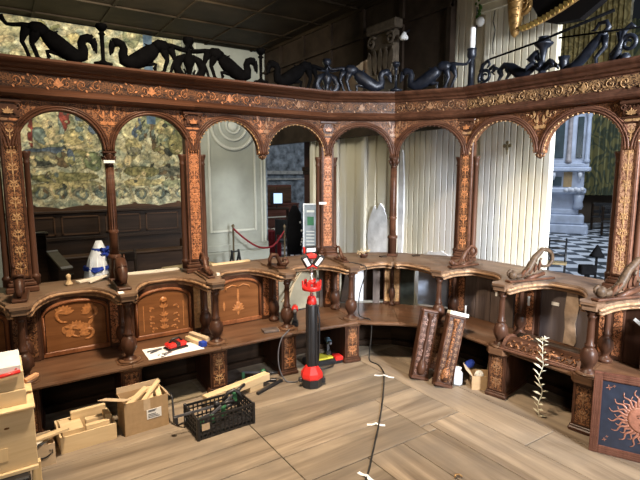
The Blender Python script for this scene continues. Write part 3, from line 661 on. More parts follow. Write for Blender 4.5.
for (i0, i1, lab) in runs:
    mid = (B[i0]+B[i1])/2; t = thing('cornice_beam', lab, 'cornice', (mid.x, mid.y, 2.515), 0, 'cornice beams on top of the arcade')
    mb = MB(); rings = []
    for k in range(i0, i1+1): rings.append([tuple(B[k]+mitre(k)*x+Vector((0, 0, z))) for x, z in prof])
    mb.sweep(rings); mb.build('beam', MIDR if i0 == 7 else MID, t, True)
    for k in range(i0, i1):
        d = segdir(k); ang = math.atan2(d.y, d.x); M = Matrix.Translation(B[k]) @ Matrix.Rotation(ang, 4, 'Z'); Lk = (B[k+1]-B[k]).length
        mb = MB(); mb.box(0, Lk, -.058, -.054, .094, .190); fb = mb.build('frieze_band', FRZG if i0 == 7 else FRZ, t); fb.location = (B[k].x-mid.x, B[k].y-mid.y, 0); fb.rotation_euler = (0, 0, ang)
        mb = MB(); frieze(mb, .01, Lk-.01, 2.656, .10, -.059, M)
        mb.build('frieze_inlay', GILT if i0 == 7 else INLAY if k in (1, 2, 3) else INLAYD, t, True)

# ------------------------------------------------------------------ iron creatures and prickets on the cornice
ZC = 2.812
def dragon(i, face, lab, M_=IRON, head_r=True):
    L_ = (B[i+1]-B[i]).length; a = bayang(i); d = segdir(i)
    o = B[i] if face > 0 else B[i+1]
    t = thing('iron_dragon', lab, 'dragon ornament', (o.x, o.y, ZC), a, 'black iron dragons on the cornice')
    sx = L_/.735*face
    def P(L): return [(x*.00119*sx, -.02, (270+.083*x-y)*.00132+.012) for x, y in L]
    DM = 1.45
    mb = MB()
    mb.tube(P([(250, 125), (275, 150), (310, 180), (370, 225), (440, 262), (480, 250), (487, 215), (478, 180), (490, 155), (520, 148), (548, 158)]), [DM*q for q in [.030, .042, .050, .050, .044, .036, .027, .024, .024, .025, .027]], 9, .7)
    mb.tube(P([(260, 130), (225, 108), (190, 110), (160, 112)]), [DM*q for q in [.034, .038, .040, .025]], 9, .7); b_ = mb.build('body', M_, t)
    mb = MB(); mb.tube(P([(545, 155), (562, 185), (570, 225), (572, 240)]), [DM*q for q in [.024, .017, .008, .003]], 7, .7); mb.tube(P([(550, 165), (552, 200), (556, 225)]), [DM*q for q in [.015, .009, .004]], 6, .7); mb.tube(P([(535, 150), (548, 130), (560, 138)]), [DM*q for q in [.010, .007, .003]], 5); mb.build('head', M_, t)
    mb = MB(); mb.tube(P([(190, 105), (130, 90), (70, 94), (35, 92), (15, 70), (5, 42)]), [DM*q for q in [.022, .013, .011, .010, .012, .012]], 7, .7); mb.build('tail', M_, t)
    for L1, rr in (([(150, 110), (125, 150), (115, 185), (135, 225), (150, 270), (172, 284)], [.030, .018, .012, .010, .010, .006]), ([(200, 120), (185, 160), (172, 195), (188, 235), (200, 272), (238, 290)], [.034, .024, .014, .012, .012, .006]),
                   ([(330, 235), (290, 238), (258, 238), (268, 262), (262, 284), (290, 292)], [.028, .014, .012, .012, .010, .005])):
        mb = MB(); mb.tube(P(L1), [DM*q for q in rr], 7, .7); mb.build('leg', M_, t)
    mb = MB(); mb.tube(P([(335, 190), (325, 150), (318, 122), (335, 118)]), [DM*q for q in [.030, .014, .008, .003]], 6, .6); mb.build('wing', M_, t)
dragon(0, -1, 'black iron dragon at the left edge of the cornice, only its haunch in view')
dragon(1, 1, 'black iron dragon facing right towards the first pricket, whole body before the tapestry')
dragon(2, -1, 'black iron dragon facing left towards the first pricket')
dragon(3, 1, 'black iron dragon facing right, pale stone showing between its legs')
dragon(4, -1, 'barely visible black dragon in the dark just right of the second pricket', IRON)
dragon(5, 1, 'dark iron dragon above the shaded arch left of the corner', IRONB)
dragon(6, -1, 'dark iron dragon above the shaded arch right of the corner', IRONB)
def pricket(i, lab, h=.36, m=IRON):
    t = thing('candle_pricket', lab, 'candle holder', (B[i].x, B[i].y-.0, ZC), WANG[i], 'iron candle prickets on the cornice')
    mb = MB(); mb.lathe([(.03, 0), (.035, .012), (.07, .03), (.075, .05), (.04, .055), (.016, .075), (.018, h*.75), (.030, h*.78), (.018, h*.82), (.022, h*.88)], 12); mb.build('stem', m, t)
    mb = MB(); mb.lathe([(.02, h*.84), (.040, h*.90), (.048, h*.95), (.042, h), (.03, h)], 12); mb.build('cup', m, t); return t
pricket(2, 'black candle pricket where two dragons meet beak to beak at the left')
pricket(4, 'black candle pricket before the last pale strip of wall')
pricket(6, 'dim candle pricket above the corner column', .34, IRONB)
def vase_orn(i, lab, m):
    t = thing('iron_urn', lab, 'urn ornament', (B[i].x, B[i].y, ZC), WANG[i])
    mb = MB(); mb.lathe([(.03, 0), (.03, .02), (.02, .04), (.035, .10), (.06, .16), (.045, .20), (.02, .23), (.022, .28), (.05, .32), (.045, .36)], 12); mb.build('stem', m, t)
    for f in (-1, 1):
        mb = MB(); mb.tube([(f*.03, -.01, .20), (f*.09, -.01, .16), (f*.125, -.01, .10), (f*.105, -.01, .045), (f*.05, -.01, .015), (f*.035, -.01, .05), (f*.055, -.01, .08)], [.018, .038, .044, .040, .026, .014, .008], 7, .7)
        mb.tube([(f*.02, -.01, .24), (f*.08, -.01, .24), (f*.15, -.01, .25)], [.02, .014, .008], 6); mb.build('scroll_arm', m, t)
vase_orn(3, 'black iron urn with curling arms between two dragons near the roundel arch', IRON)
vase_orn(5, 'dim iron urn with curling arms above the pilaster over the tower lamp', IRONB)
# right side: candle tower with scroll, cone headed creature, leaf fountain, hooked creature, two loose rods
t = thing('candle_pricket', 'tall blue-black pricket carrying a thick white candle at the start of the right cornice', 'candle holder', (B[7].x, B[7].y, ZC), WANG[7], 'iron candle prickets on the cornice')
mb = MB(); mb.lathe([(.05, 0), (.055, .02), (.032, .05), (.028, .30), (.04, .31), (.05, .34), (.045, .38), (.05, .40), (.03, .40)], 12); mb.build('stem', IRONB, t)
mb = MB(); mb.lathe([(.03, .40), (.03, .60), (.022, .61)], 12, (0, 0, .0)); mb.build('candle', WHITE, t)['label'] = 'thick white candle'
t = thing('candle_pricket', 'short blue-black pricket standing left of the white candle', 'candle holder', (4.06, 3.70, ZC), WANG[7], 'iron candle prickets on the cornice')
mb = MB(); mb.lathe([(.04, 0), (.03, .03), (.018, .06), (.016, .22), (.034, .24), (.036, .28), (.02, .28)], 12); mb.build('stem', IRONB, t)
Mr = lambda x, y: None
def right_thing(nm, lab, cat, yw): return thing(nm, lab, cat, (4.2, yw, ZC), R_(-90))
t = right_thing('iron_scroll', 'open iron scroll with a round hole right of the white candle', 'scroll ornament', 3.30)
mb = MB(); mb.tube(spiral(0, .10, .02, .075, PI*.2, 1.5, 0, 24), [.010+.010*k/24 for k in range(25)], 8); mb.tube([(-.06, 0, .15), (-.03, 0, .22), (.03, 0, .25), (.05, 0, .21), (.02, 0, .18)], [.018, .02, .018, .014, .008], 8)
mb.tube([(.05, 0, .16), (.10, 0, .19), (.12, 0, .15), (.09, 0, .12)], [.018, .016, .012, .006], 7); mb.ball((-.02, 0, .02), .035, 8, 5); mb.build('scroll', IRONB, t)
t = right_thing('iron_dragon', 'blue-black iron creature with cone-shaped head raised right, first on the right cornice', 'dragon ornament', 3.16)
mb = MB(); mb.tube([(.02, 0, .13), (.08, 0, .17), (.16, 0, .14), (.23, 0, .08), (.31, 0, .055), (.38, 0, .10), (.41, 0, .14)], [.020, .030, .042, .052, .050, .036, .026], 10, .8); mb.build('body', IRONB, t)
mb = MB(); mb.tube([(.40, 0, .13), (.36, 0, .17), (.42, 0, .22), (.43, 0, .245)], [.02, .045, .035, .004], 9, .7); mb.tube([(.42, 0, .19), (.45, 0, .13)], [.03, .006], 7, .8); mb.build('head', IRONB, t)
for x in (.03, .12):
    mb = MB(); mb.tube([(x, 0, .13), (x+.02, 0, .08), (x-.01, 0, .04), (x+.03, 0, .015)], [.032, .022, .014, .010], 7); mb.build('leg', IRONB, t)
mb = MB(); mb.tube([(.02, 0, .14), (-.03, 0, .17), (-.06, 0, .13), (-.03, 0, .10)], [.016, .015, .012, .006], 7); mb.build('tail', IRONB, t)
t = right_thing('iron_leaf_fountain', 'iron fountain of acanthus leaves under a wide candle cup on the right cornice', 'leaf ornament', 2.68)
mb = MB(); mb.lathe([(.05, 0), (.04, .03), (.025, .06), (.022, .16), (.035, .24), (.075, .275), (.085, .29), (.06, .30), (.045, .335), (.05, .345)], 14); mb.build('stem', IRONB, t)
for k in range(8):
    a = 2*PI*k/8+.2; l = .15 if k % 2 else .11; ca, sa = math.cos(a), math.sin(a)
    mb = MB(); mb.tube([(0, 0, .04), (l*.4*ca, l*.4*sa*.7, .09), (l*.8*ca, l*.8*sa*.7, .11), (l*1.1*ca, l*1.1*sa*.7, .085), (l*1.15*ca, l*1.15*sa*.7, .06)], [.010, .028, .030, .018, .005], 7, .8); mb.build('leaf', IRONB, t)
t = right_thing('iron_dragon', 'large blue-black iron creature, cup at its foot, body rising to a hooked tail', 'dragon ornament', 2.44)
mb = MB(); mb.tube([(-.02, 0, .03), (.05, 0, .035), (.12, 0, .09), (.20, 0, .18), (.27, 0, .25), (.30, 0, .27)], [.035, .042, .045, .042, .032, .022], 10, .8); mb.build('body', IRONB, t)
mb = MB(); mb.lathe([(.02, .0), (.03, .05), (.045, .08), (.04, .10), (.05, .14), (.03, .14)], 10, (-.04, 0, 0)); mb.build('cup', IRONB, t)
mb = MB(); mb.tube([(.28, 0, .25), (.32, 0, .30), (.30, 0, .345), (.24, 0, .345), (.21, 0, .30), (.18, 0, .30)], [.022, .022, .020, .016, .012, .005], 8); mb.build('tail', IRONB, t)
for x in (.24, .36):
    mb = MB(); mb.tube([(x+.05, 0, .24), (x+.06, 0, .15), (x-.01, 0, .08), (x, 0, .02)], [.03, .022, .016, .012], 7); mb.build('leg', IRONB, t)
t = right_thing('iron_scroll', 'iron scroll with pierced round eye at the right end of the cornice', 'scroll ornament', 1.98)
mb = MB(); mb.tube(spiral(.02, .14, .02, .07, PI*.2, 1.5, 0, 24), [.010+.012*k/24 for k in range(25)], 8); mb.tube([(-.10, 0, .02), (-.06, 0, .07), (-.04, 0, .15), (-.02, 0, .24), (.03, 0, .28), (.06, 0, .25)], [.03, .03, .024, .022, .018, .008], 8); mb.ball((0, 0, .03), .045, 8, 5); mb.build('scroll', IRONB, t)
mb = MB(); mb.tube([(4.08, 3.16, 3.04), (4.12, 2.72, 3.10), (4.10, 2.04, 3.20)], [.009, .010, .014], 7); tag(mb.build('iron_rod', IRON), 'long black rod slanting up to the right across the iron creatures', 'rod')
mb = MB(); mb.tube([(4.10, 2.48, 3.09), (4.10, 1.75, 3.02)], .008, 7); tag(mb.build('iron_rod', IRON), 'short black rod slanting down to the right, below the long one', 'rod')

# ------------------------------------------------------------------ tower lamp
t = thing('tower_lamp', 'red and black cordless tower work lamp with three heads standing on the floor', 'work lamp', (2.31, 3.60, 0), R_(-20))
mb = MB(); mb.lathe([(.085, 0), (.095, .01), (.098, .085), (.09, .09)], 8, smooth=False); mb.box(.05, .125, -.03, .03, .02, .075, bev=.01); mb.box(-.125, -.09, -.02, .02, .05, .09, bev=.008); mb.build('battery_base', BLKP, t)
mb = MB(); mb.lathe([(.10, .085), (.104, .10), (.10, .135), (.066, .185), (.055, .20), (.05, .20)], 8, smooth=False); mb.build('base_cover', RED, t)
mb = MB(); mb.lathe([(.046, .19), (.048, .20), (.048, .77), (.044, .78)], 16)
for q in range(4): a = PI/4+q*PI/2; mb.box(.042, .058, -.012, .012, .20, .77, Matrix.Rotation(a, 4, 'Z'), .003)
mb.build('housing', BLKP, t)
mb = MB(); mb.tube([(.062, .02, .20), (.075, .02, .40), (.076, .02, .62), (.060, .02, .76)], .009, 7); mb.build('handle', BLKP, t)
mb = MB(); mb.lathe([(.044, .77), (.046, .80), (.034, .845), (.028, .85)], 14); mb.build('collar', RED, t)
mb = MB(); mb.lathe([(.015, .84), (.015, 1.06)], 12); mb.lathe([(.012, 1.05), (.012, 1.20)], 12); mb.build('mast', STEEL, t)
mb = MB(); mb.lathe([(.072, .905), (.085, .91), (.088, .945), (.080, .95), (.074, .94), (.072, .905)], 16, cap=False)
for q in range(6): a = 2*PI*q/6; mb.box(.074, .088, -.014, .014, .94, .995, Matrix.Rotation(a, 4, 'Z'), .003)
for q in range(3): a = 2*PI*q/3+.5; mb.box(.014, .078, -.01, .01, .91, .925, Matrix.Rotation(a, 4, 'Z'))
mb.lathe([(.015, .96), (.028, .965), (.028, .99), (.015, 1.0)], 12); mb.build('guard_ring', RED, t)
mb = MB(); mb.ball((0, 0, 1.215), .03, 9, 6); mb.box(-.045, .045, -.03, .03, 1.195, 1.235, bev=.01); mb.build('hub', RED, t)
def head(c, rz, tilt, roll=0):
    M = Matrix.Translation(c) @ Matrix.Rotation(rz, 4, 'Z') @ Matrix.Rotation(roll, 4, 'Y') @ Matrix.Rotation(tilt, 4, 'X')
    mb = MB(M); mb.box(-.034, .034, -.014, .018, -.062, .062, bev=.012); h = mb.build('lamp_head', BLKP, t)
    mb = MB(M); mb.box(-.017, .017, -.019, -.013, -.043, .043, bev=.004); mb.build('lens', LENS, h)
    mb = MB(M); mb.box(-.03, .03, -.016, .020, -.066, -.056, bev=.004); mb.build('rim', RED, h)
head((-.052, -.035, 1.175), R_(-10), R_(18), R_(-28)); head((.055, -.035, 1.175), R_(12), R_(18), R_(32)); head((0, .045, 1.265), 0, R_(-10), R_(90))

# ------------------------------------------------------------------ leaning and lying carved fragments
def fragment(lab, base, rz, lean, roll, L_, g, bottom_dark=False):
    t = thing('carved_fragment', lab, 'carved post', base, rz, 'dismounted carved posts')
    M = Matrix.Rotation(roll, 4, 'Y') @ Matrix.Rotation(-lean, 4, 'X') @ Matrix.Diagonal((1.15, 1.15, 1, 1))
    mb = MB(M); pr = [(-.072, .05), (-.072, -.02), (-.062, -.035), (.062, -.035), (.072, -.02), (.072, .05)]
    mb.slab(pr, 0, L_); mb.build('body', DK, t)
    mb = MB(M); 
    for f in (-1, 1): mb.tube([(f*.062, -.036, .0), (f*.062, -.036, L_)], .007, 5)
    mb.box(-.075, .075, -.045, .052, 0, .035, bev=.008); mb.box(-.075, .075, -.043, .052, L_-.03, L_, bev=.008); mb.build('border', MID, t)
    mb = MB(M); candelabra(mb, 0, .18, L_-.05, .10, -.038) if not bottom_dark else None
    for f in (-1, 1): candelabra(mb, f*.040, .05, L_-.05, .042, -.036)
    mb.build('carved_foliage', g, t)
    mb = MB(M); mb.lathe([(.02, .05), (.034, .07), (.040, .11), (.034, .15), (.02, .18), (.016, .20), (.016, L_-.10), (.026, L_-.06), (.03, L_-.035)], 12, (0, -.036, 0)); mb.build('half_baluster', DK if not bottom_dark else CARV2, t)
    return t, M
fragment('dark carved post leaning at the bench, the left of the two', (3.235, 3.16, 0), R_(-33), R_(13), R_(12), .67, plain('pinkish_carving', (.20, .10, .07), .4, vary=.3, scale=40))
t, M = fragment('carved post leaning at the bench with pale block on top, the right of the two', (3.30, 2.92, 0), R_(-36), R_(13), R_(13), .67, INLAYD, True)
mb = MB(M); mb.box(-.068, .085, -.05, .05, .665, .70, bev=.004); c = mb.build('foam_block', CREAM, t); c['label'] = 'pale foam block'
# lying fragments on the right seat
t = thing('carved_fragment', 'long carved moulded post lying on the right seat under the white sticker', 'carved post', (3.65, 2.15, .453), R_(-88), 'dismounted carved posts')
def D(r, n=8): return [(r*math.cos(PI*k/n), r*.95*math.sin(PI*k/n)) for k in range(n+1)]
M90 = Matrix.Rotation(R_(4), 4, 'Z')
mb = MB(M90)
mb.sweep([[(x, -.0+u, z) for u, z in D(.105)] for x in (-.31, .31)]); mb.build('body', DKX, t)
mb = MB(M90); mb.box(-.34, .34, -.125, -.08, 0, .02, bev=.004); mb.box(-.34, .34, -.115, -.09, .02, .032, bev=.004)
for x in (-.31, .305): mb.sweep([[(x+q, u, z) for u, z in D(.125)] for q in (-.01, .012)])
mb.build('border', MIDR, t)
mb = MB(M90 @ Matrix.Rotation(R_(-48), 4, 'X') @ Matrix.Rotation(PI/2, 4, 'Y') @ Matrix.Rotation(0, 4, 'Z'))
Mf = M90 @ Matrix(((0, 0, 1, -.30), (-.0, .72, .0, -.0), (0, 0, 0, .0), (0, 0, 0, 1)))
mb = MB(M90)
for k in range(9):
    x = -.27+k*.066; mb.tube([(x-.02, -.096, .04), (x, -.078, .072), (x+.025, -.092, .045), (x+.005, -.100, .03)], [.007, .012, .010, .005], 5); mb.ball((x+.03, -.060, .086), .012, 6, 4)
mb.tube([(-.05, -.088, .06), (.08, -.083, .065), (.16, -.088, .06)], [.008, .022, .010], 7)
mb.build('carved_foliage', CARV2, t)
t = thing('turned_fragment', 'dark turned post lying behind the moulded one on the right seat', 'turned post', (3.82, 2.20, .453), R_(-86), 'dismounted carved posts')
mb = MB(); Mx = Matrix.Translation((-.31, 0, .045)) @ Matrix.Rotation(PI/2, 4, 'Y'); mb.lathe([(.03, 0), (.044, .02), (.044, .08), (.03, .10), (.034, .3), (.036, .5), (.028, .58), (.04, .60), (.04, .62)], 14, M=Mx); mb.build('shaft', BLACKW, t)
t = thing('carved_fragment', 'small broken orange-brown leafy carving beside the bulbous baluster', 'carving', (3.74, 2.40, .453), R_(-70))
mb = MB(); mb.box(-.06, .06, -.04, .04, 0, .02, bev=.004)
for k in range(5): mb.tube(spiral(-.05+.025*k, .05+.02*(k % 2), .006, .03, k, 1, -.03+.015*k, 10), .008, 5)
mb.ball((0, 0, .05), .04, 8, 5); mb.build('carving', CARV2, t)

# ------------------------------------------------------------------ framed sun panel
t = thing('sun_panel', 'square framed marquetry panel with a copper sun on dark blue, leaning at the right end', 'framed panel', (3.375, 1.62, 0), math.atan2(-.9, .44))
M = Matrix.Rotation(R_(-7), 4, 'X'); S = .57
mb = MB(M); mb.box(.04, S-.04, .002, .02, .04, S-.04); g = mb.build('ground', NAVY, t)
mb = MB(M)
for (x0, x1, z0, z1) in ((0, .055, 0, S), (S-.055, S, 0, S), (.055, S-.055, 0, .055), (.055, S-.055, S-.055, S)): mb.box(x0, x1, -.012, .025, z0, z1, bev=.004)
mb.build('frame', ROSEF, t)
mb = MB(M)
for k in (.012, .026, .042):
    for (x0, x1, z0, z1) in ((k, k+.004, k, S-k), (S-k-.004, S-k, k, S-k), (k, S-k, k, k+.004), (k, S-k, S-k-.004, S-k)): mb.box(x0, x1, -.014, -.010, z0, z1)
mb.build('frame_line', MIDR, t)
mb = MB(M); c = (S/2+.02, S/2-.0); mb.lathe([(.092, 0), (.092, .005), (.075, .008)], 26, M=Matrix.Translation((c[0], .002, c[1])) @ Matrix.Rotation(PI/2, 4, 'X'))
for k in range(34):
    a = 2*PI*k/34; R2 = .205 if k % 2 == 0 else .165; p = []; 
    for q in range(9):
        r = .086+(R2-.086)*q/8; o_ = .010*math.sin(q*1.25)*(q/8+.3); p.append((c[0]+r*math.cos(a)-o_*math.sin(a), .0, c[1]+r*math.sin(a)+o_*math.cos(a)))
    mb.tube(p, [.0095*(1-q/9)+.0015 for q in range(9)], 5, .35)
mb.build('sun', COPPER, g)
mb = MB(M)
for f in (-1, 1): mb.ball((c[0]+f*.024, -.006, c[1]+.015), .009, 7, 4, sq=(1.2, .4, .6)); mb.tube([(c[0]+f*.012, -.007, c[1]+.03), (c[0]+f*.026, -.008, c[1]+.034), (c[0]+f*.038, -.007, c[1]+.026)], .002, 4)
mb.tube([(c[0], -.008, c[1]+.02), (c[0]-.004, -.012, c[1]-.012), (c[0]+.004, -.008, c[1]-.014)], .003, 5); mb.tube([(c[0]-.018, -.007, c[1]-.03), (c[0], -.009, c[1]-.034), (c[0]+.018, -.007, c[1]-.03)], .003, 5)
mb.build('sun_face', ROSEF, g)
for (x, z, s) in ((.095, .47, .02), (.125, .485, .012), (.47, .47, .018), (.09, .10, .014), (.105, .125, .010), (.46, .10, .016)):
    mb = MB(M)
    for q in range(4): leaf(mb, x, z, s, s*.16, q*PI/2+.3, .001, .002)
    mb.build('star_inlay', COPPER, g)

# ------------------------------------------------------------------ dried garland
t = thing('dried_garland', 'strand of dried pale leaves hanging from the right seat down to the floor', 'garland', (3.49, 2.09, 0))
pts = [(.02+.012*math.sin(k*.9), .012*math.sin(k*.6+1)-.0, .645-.64*k/24) for k in range(25)]
mb = MB(); mb.tube(pts, .003, 5); mb.build('stem', LEAFW, t)
mb = MB()
for k in range(0, 25):
    p = Vector(pts[k])
    a = 2.4*k; l = .060+.015*math.sin(k*3); s_ = 1 if k % 2 else -1
    d = Vector((.35*math.cos(a), s_*(.8), .45*(1 if k < 16 else .6))).normalized()*l
    mb.tube([p, p+d*.5+Vector((0, 0, .004)), p+d], [.004, .0115, .001], 5, .4)
o = mb.build('leaf_sprays', LEAFW, t); o['kind'] = 'stuff'
mb = MB()
for k in range(7): a = k; mb.tube([(.02, 0, .645), (.02+.015*math.cos(a), .04*math.sin(a), .66+.02*math.cos(a*2))], [.004, .002], 4)
mb.build('knot', LEAFW, t)

# ------------------------------------------------------------------ boxes of offcuts on the floor, left
def open_box(mb, x0, x1, y0, y1, h, th):
    mb.box(x0, x1, y0, y0+th, 0, h); mb.box(x0, x1, y1-th, y1, 0, h); mb.box(x0, x0+th, y0+th, y1-th, 0, h); mb.box(x1-th, x1, y0+th, y1-th, 0, h); mb.box(x0+th, x1-th, y0+th, y1-th, 0, th)
t = thing('wooden_tray', 'low pine tray full of offcuts on the floor under the leafy stall', 'wooden box', (.25, 3.63, 0), R_(2))
mb = MB(); open_box(mb, 0, .37, 0, .30, .12, .012); mb.build('tray', PINE, t)
offc = [((.02, .16, .05, .25), .02, .135, 'wide pale board standing in the low pine tray at its left'), ((.03, .13, .02, .05), .013, .10, 'thin slip at the front left inside the low pine tray'),
        ((.17, .33, .02, .06), .013, .15, 'block at the front right inside the low pine tray'), ((.18, .30, .08, .13), .013, .165, 'brown topped block in the middle of the low pine tray'),
        ((.10, .34, .20, .235), .013, .195, 'long board at the back of the low pine tray'), ((.31, .35, .07, .18), .013, .17, 'narrow upright slip at the right inside the low pine tray')]
for k, ((x0, x1, y0, y1), z0, z1, lb) in enumerate(offc):
    mb = MB(); mb.box(x0, x1, y0, y1, z0, z1, bev=.002); o = tag(mb.build('wood_offcut', [PINE, BEECH][k % 2]), lb, 'wood offcut', 'offcuts in the pine tray'); o.location = (.25, 3.63, 0); o.rotation_euler = (0, 0, R_(2))
t = thing('cardboard_box', 'open cardboard box with white label, full of wood scraps, left of the crate', 'cardboard box', (.675, 3.62, 0), R_(2))
mb = MB(); open_box(mb, 0, .325, 0, .22, .255, .006); mb.build('carton', CARD, t)
mb = MB(); mb.box(.0, .325, .216, .222, .25, .30, Matrix.Translation((0, 0, 0))); mb.bar((-.085, .02, .30), (-.01, .11, .262), .20, .004, (0, 0, 1)); mb.bar((.32, .11, .255), (.37, .11, .20), .2, .004); mb.build('flap', CARDL, t)
mb = MB(); mb.box(.16, .27, -.003, 0, .09, .165); lb = mb.build('label', WHITE, t); lb['label'] = 'white shipping label'
mb = MB()
for z in (.10, .112, .124, .146, .155): mb.box(.17, .17+.085*(.6+.4*math.sin(z*300)**2), -.0042, -.003, z, z+.005)
mb.build('print_lines', GRYP, lb)
mb = MB(); mb.box(.14, .19, -.0015, .0, .165, .255); mb.build('packing_tape', CARDL, t)
for k, (a, b_, wd, lb) in enumerate((((.02, .06, .20), (.20, .15, .285), .05, 'slanting thin board in the labelled cardboard box'), ((.10, .03, .18), (.30, .17, .31), .035, 'stick poking highest out of the labelled cardboard box'),
        ((.20, .05, .21), (.24, .20, .26), .045, 'short block at the right in the labelled cardboard box'), ((.27, .04, .22), (.29, .19, .25), .04, 'block at the right wall of the labelled cardboard box'), ((.05, .17, .20), (.28, .18, .25), .04, 'board along the back of the labelled cardboard box'))):
    mb = MB(); mb.bar(a, b_, wd, .018); o = tag(mb.build('wood_offcut', [BEECH, PINE][k % 2]), lb, 'wood offcut', 'scraps in the cardboard box'); o.location = (.675, 3.62, 0)
t = thing('cardboard_box', 'small cardboard box printed with a black curved arrow beside the pine boxes', 'cardboard box', (.045, 3.53, 0), R_(3))
mb = MB(); open_box(mb, 0, .165, 0, .20, .15, .005); mb.build('carton', CARDL, t)
mb = MB(); ar = [(.060+.085*k/12, -.003, .075-.022*math.sin(PI*(k/12)*.9)+.02*k/12) for k in range(13)]; mb.tube(ar, [.002+.004*math.sin(PI*k/12) for k in range(13)], 5, .4); mb.tube([(.128, -.003, .108), (.150, -.003, .104), (.148, -.003, .080)], .003, 5, .4); mb.build('printed_arrow', BLKP, t)
for k, (a, b_, lb) in enumerate((((.02, .03, .12), (.14, .10, .165), 'white scrap in the small arrow box'), ((.05, .15, .13), (.15, .05, .17), 'pale scrap lying across the small arrow box'))):
    mb = MB(); mb.bar(a, b_, .06, .012); o = tag(mb.build('wood_offcut', [CREAM, BEECH][k]), lb, 'wood offcut'); o.location = (.045, 3.53, 0)
mb = MB(); mb.bar((.07, 3.52, .205), (.30, 3.60, .20), .045, .02); tag(mb.build('wood_stick', BEECH), 'pale stick lying across from the pine boxes to the low tray', 'stick')

# foreground stack of pine boxes on a black stand
t = thing('storage_stand', 'black plastic stand under the pine boxes in the bottom left corner', 'stand', (-.25, 3.2, 0))
mb = MB(); mb.box(0, .30, -.10, .30, 0, .21, bev=.01); mb.build('body', BLKP, t)
mb = MB()
for x in (.27, .20, .12): mb.box(x, x+.012, -.105, -.10, .01, .20)
mb.build('rib', plain('dark_slate_plastic', (.02, .03, .045), .4), t)
t = thing('pine_box', 'lower pine box of the stack in the bottom left corner, knot on its face', 'wooden box', (-.25, 3.2, .212))
mb = MB(); mb.box(0, .345, -.05, .32, 0, .022, bev=.002); mb.box(0, .345, -.03, .30, .022, .385, bev=.003); mb.build('carcass', PINE, t)
mb = MB(); mb.box(.09, .20, -.033, -.028, .09, .17); mb.build('square_plug', PINEZ, t)
mb = MB(); mb.ball((.205, -.030, .285), .011, 8, 4, sq=(1.3, .15, .6)); mb.build('knot', plain('knot_brown', (.20, .09, .03), .6), t)
mb = MB(); mb.box(.0, .352, -.06, .32, .385, .397, bev=.002); mb.build('lid', PINEZ, t)
t = thing('pine_box', 'upper pine box of the stack with a white top, bottom left corner', 'wooden box', (-.25, 3.22, .61))
mb = MB(); mb.box(0, .315, -.02, .28, 0, .09, bev=.003); mb.box(0, .31, -.01, .28, .09, .20, bev=.003); mb.build('carcass', PINE, t)
mb = MB(); mb.box(-.01, .30, -.015, .285, .20, .24, bev=.004); mb.build('white_top', WHITE, t)
mb = MB(); mb.tube([(.02, 3.214, .845-.02), (.17-.14, 3.212, .832)], .01, 6); mb.tube([(-.12, 3.192, .795), (.045, 3.192, .815)], .011, 8); tag(mb.build('red_marker', RED), 'red marker lying at the front of the white topped pine box', 'marker')
mb = MB(); mb.box(0, .05, 0, .05, 0, .19, bev=.002); o = tag(mb.build('pine_block', PINEZ), 'upright pale pine block on the floor at the bottom edge beside the black stand', 'wood block'); o.location = (.062, 3.27, 0)
mb = MB(); mb.bar((0, 0, 0), (.07, .05, .01), .03, .02); o = tag(mb.build('wood_scrap', plain('orange_scrap', (.55, .30, .16), .6)), 'small orange-brown scrap beside the white topped pine box', 'wood scrap'); o.location = (.065, 3.30, .71)

# ------------------------------------------------------------------ black crate with clamps
t = thing('plastic_crate', 'black latticed plastic crate full of clamps on the floor', 'crate', (1.105, 3.265, 0), R_(1))
W, Dp, H = .46, .29, .165
mb = MB()
def lattice(p0, ux, L_):
    M = Matrix.Translation(p0) @ Matrix.Rotation(ux, 4, 'Z')
    for z in (.0, .045, .085, .120, .150): mb.box(0, L_, 0, .010, z, z+(.016 if z in (.0, .150) else .009), M)
    n = int(L_/.033)
    for k in range(n+1): mb.box(k*L_/n-.004, k*L_/n+.004, 0, .009, 0, .155, M)
lattice((0, 0, 0), 0, W); lattice((0, Dp-.01, 0), 0, W); lattice((.01, 0, 0), PI/2, Dp); lattice((W, 0, 0), PI/2, Dp)
mb.build('lattice_walls', BLKP, t)
mb = MB(); mb.box(.005, W-.005, .005, Dp-.005, 0, .012); mb.build('bottom', BLKP, t)
for x in (.006, W-.006):
    for y in (.004, Dp-.006):
        mb = MB(); mb.box(x-.012, x+.012, y-.010, y+.012, 0, .175, bev=.005); mb.build('corner_post', BLKP, t)
mb = MB(); mb.box(.03, .09, -.003, .0, .07, .12); mb.build('tag', CARDL, t)
def clamp(lab, a, b_, g1, jaw=.09):
    a = Vector(a); b_ = Vector(b_); t = thing('bar_clamp', lab, 'clamp', tuple(a), 0, 'clamps in and around the crate'); d = (b_-a); u = d.normalized()
    mb = MB(); mb.bar((0, 0, 0), d, .007, .020); mb.build('bar', GRYP, t)
    mb = MB(); mb.bar(u*.01, u*.01+Vector((0, -.01, -jaw)), .02, .03, (1, 0, 0)); mb.build('fixed_jaw', g1, t)
    mb = MB(); q = u*(d.length*.72); mb.bar(q+Vector((0, 0, .03)), q+Vector((0, -.01, -jaw)), .022, .035, (1, 0, 0)); mb.ball(q+Vector((0, 0, .01)), .028, 8, 5); mb.build('sliding_jaw', g1, t)
    mb = MB(); mb.tube([q+u*.03, q+u*.14], [.016, .013], 8); mb.build('handle', BLKP, t)
clamp('black bar clamp sticking out of the crate to the left', (.98, 3.42, .155), (1.42, 3.36, .19), BLKP, .05)
clamp('bar clamp with green jaws lying slanted across the crate', (1.22, 3.30, .155), (1.57, 3.50, .22), GREENP, .06)
clamp('green jawed clamp at the bottom of the crate', (1.16, 3.36, .12), (1.45, 3.46, .11), GREENP, .06)
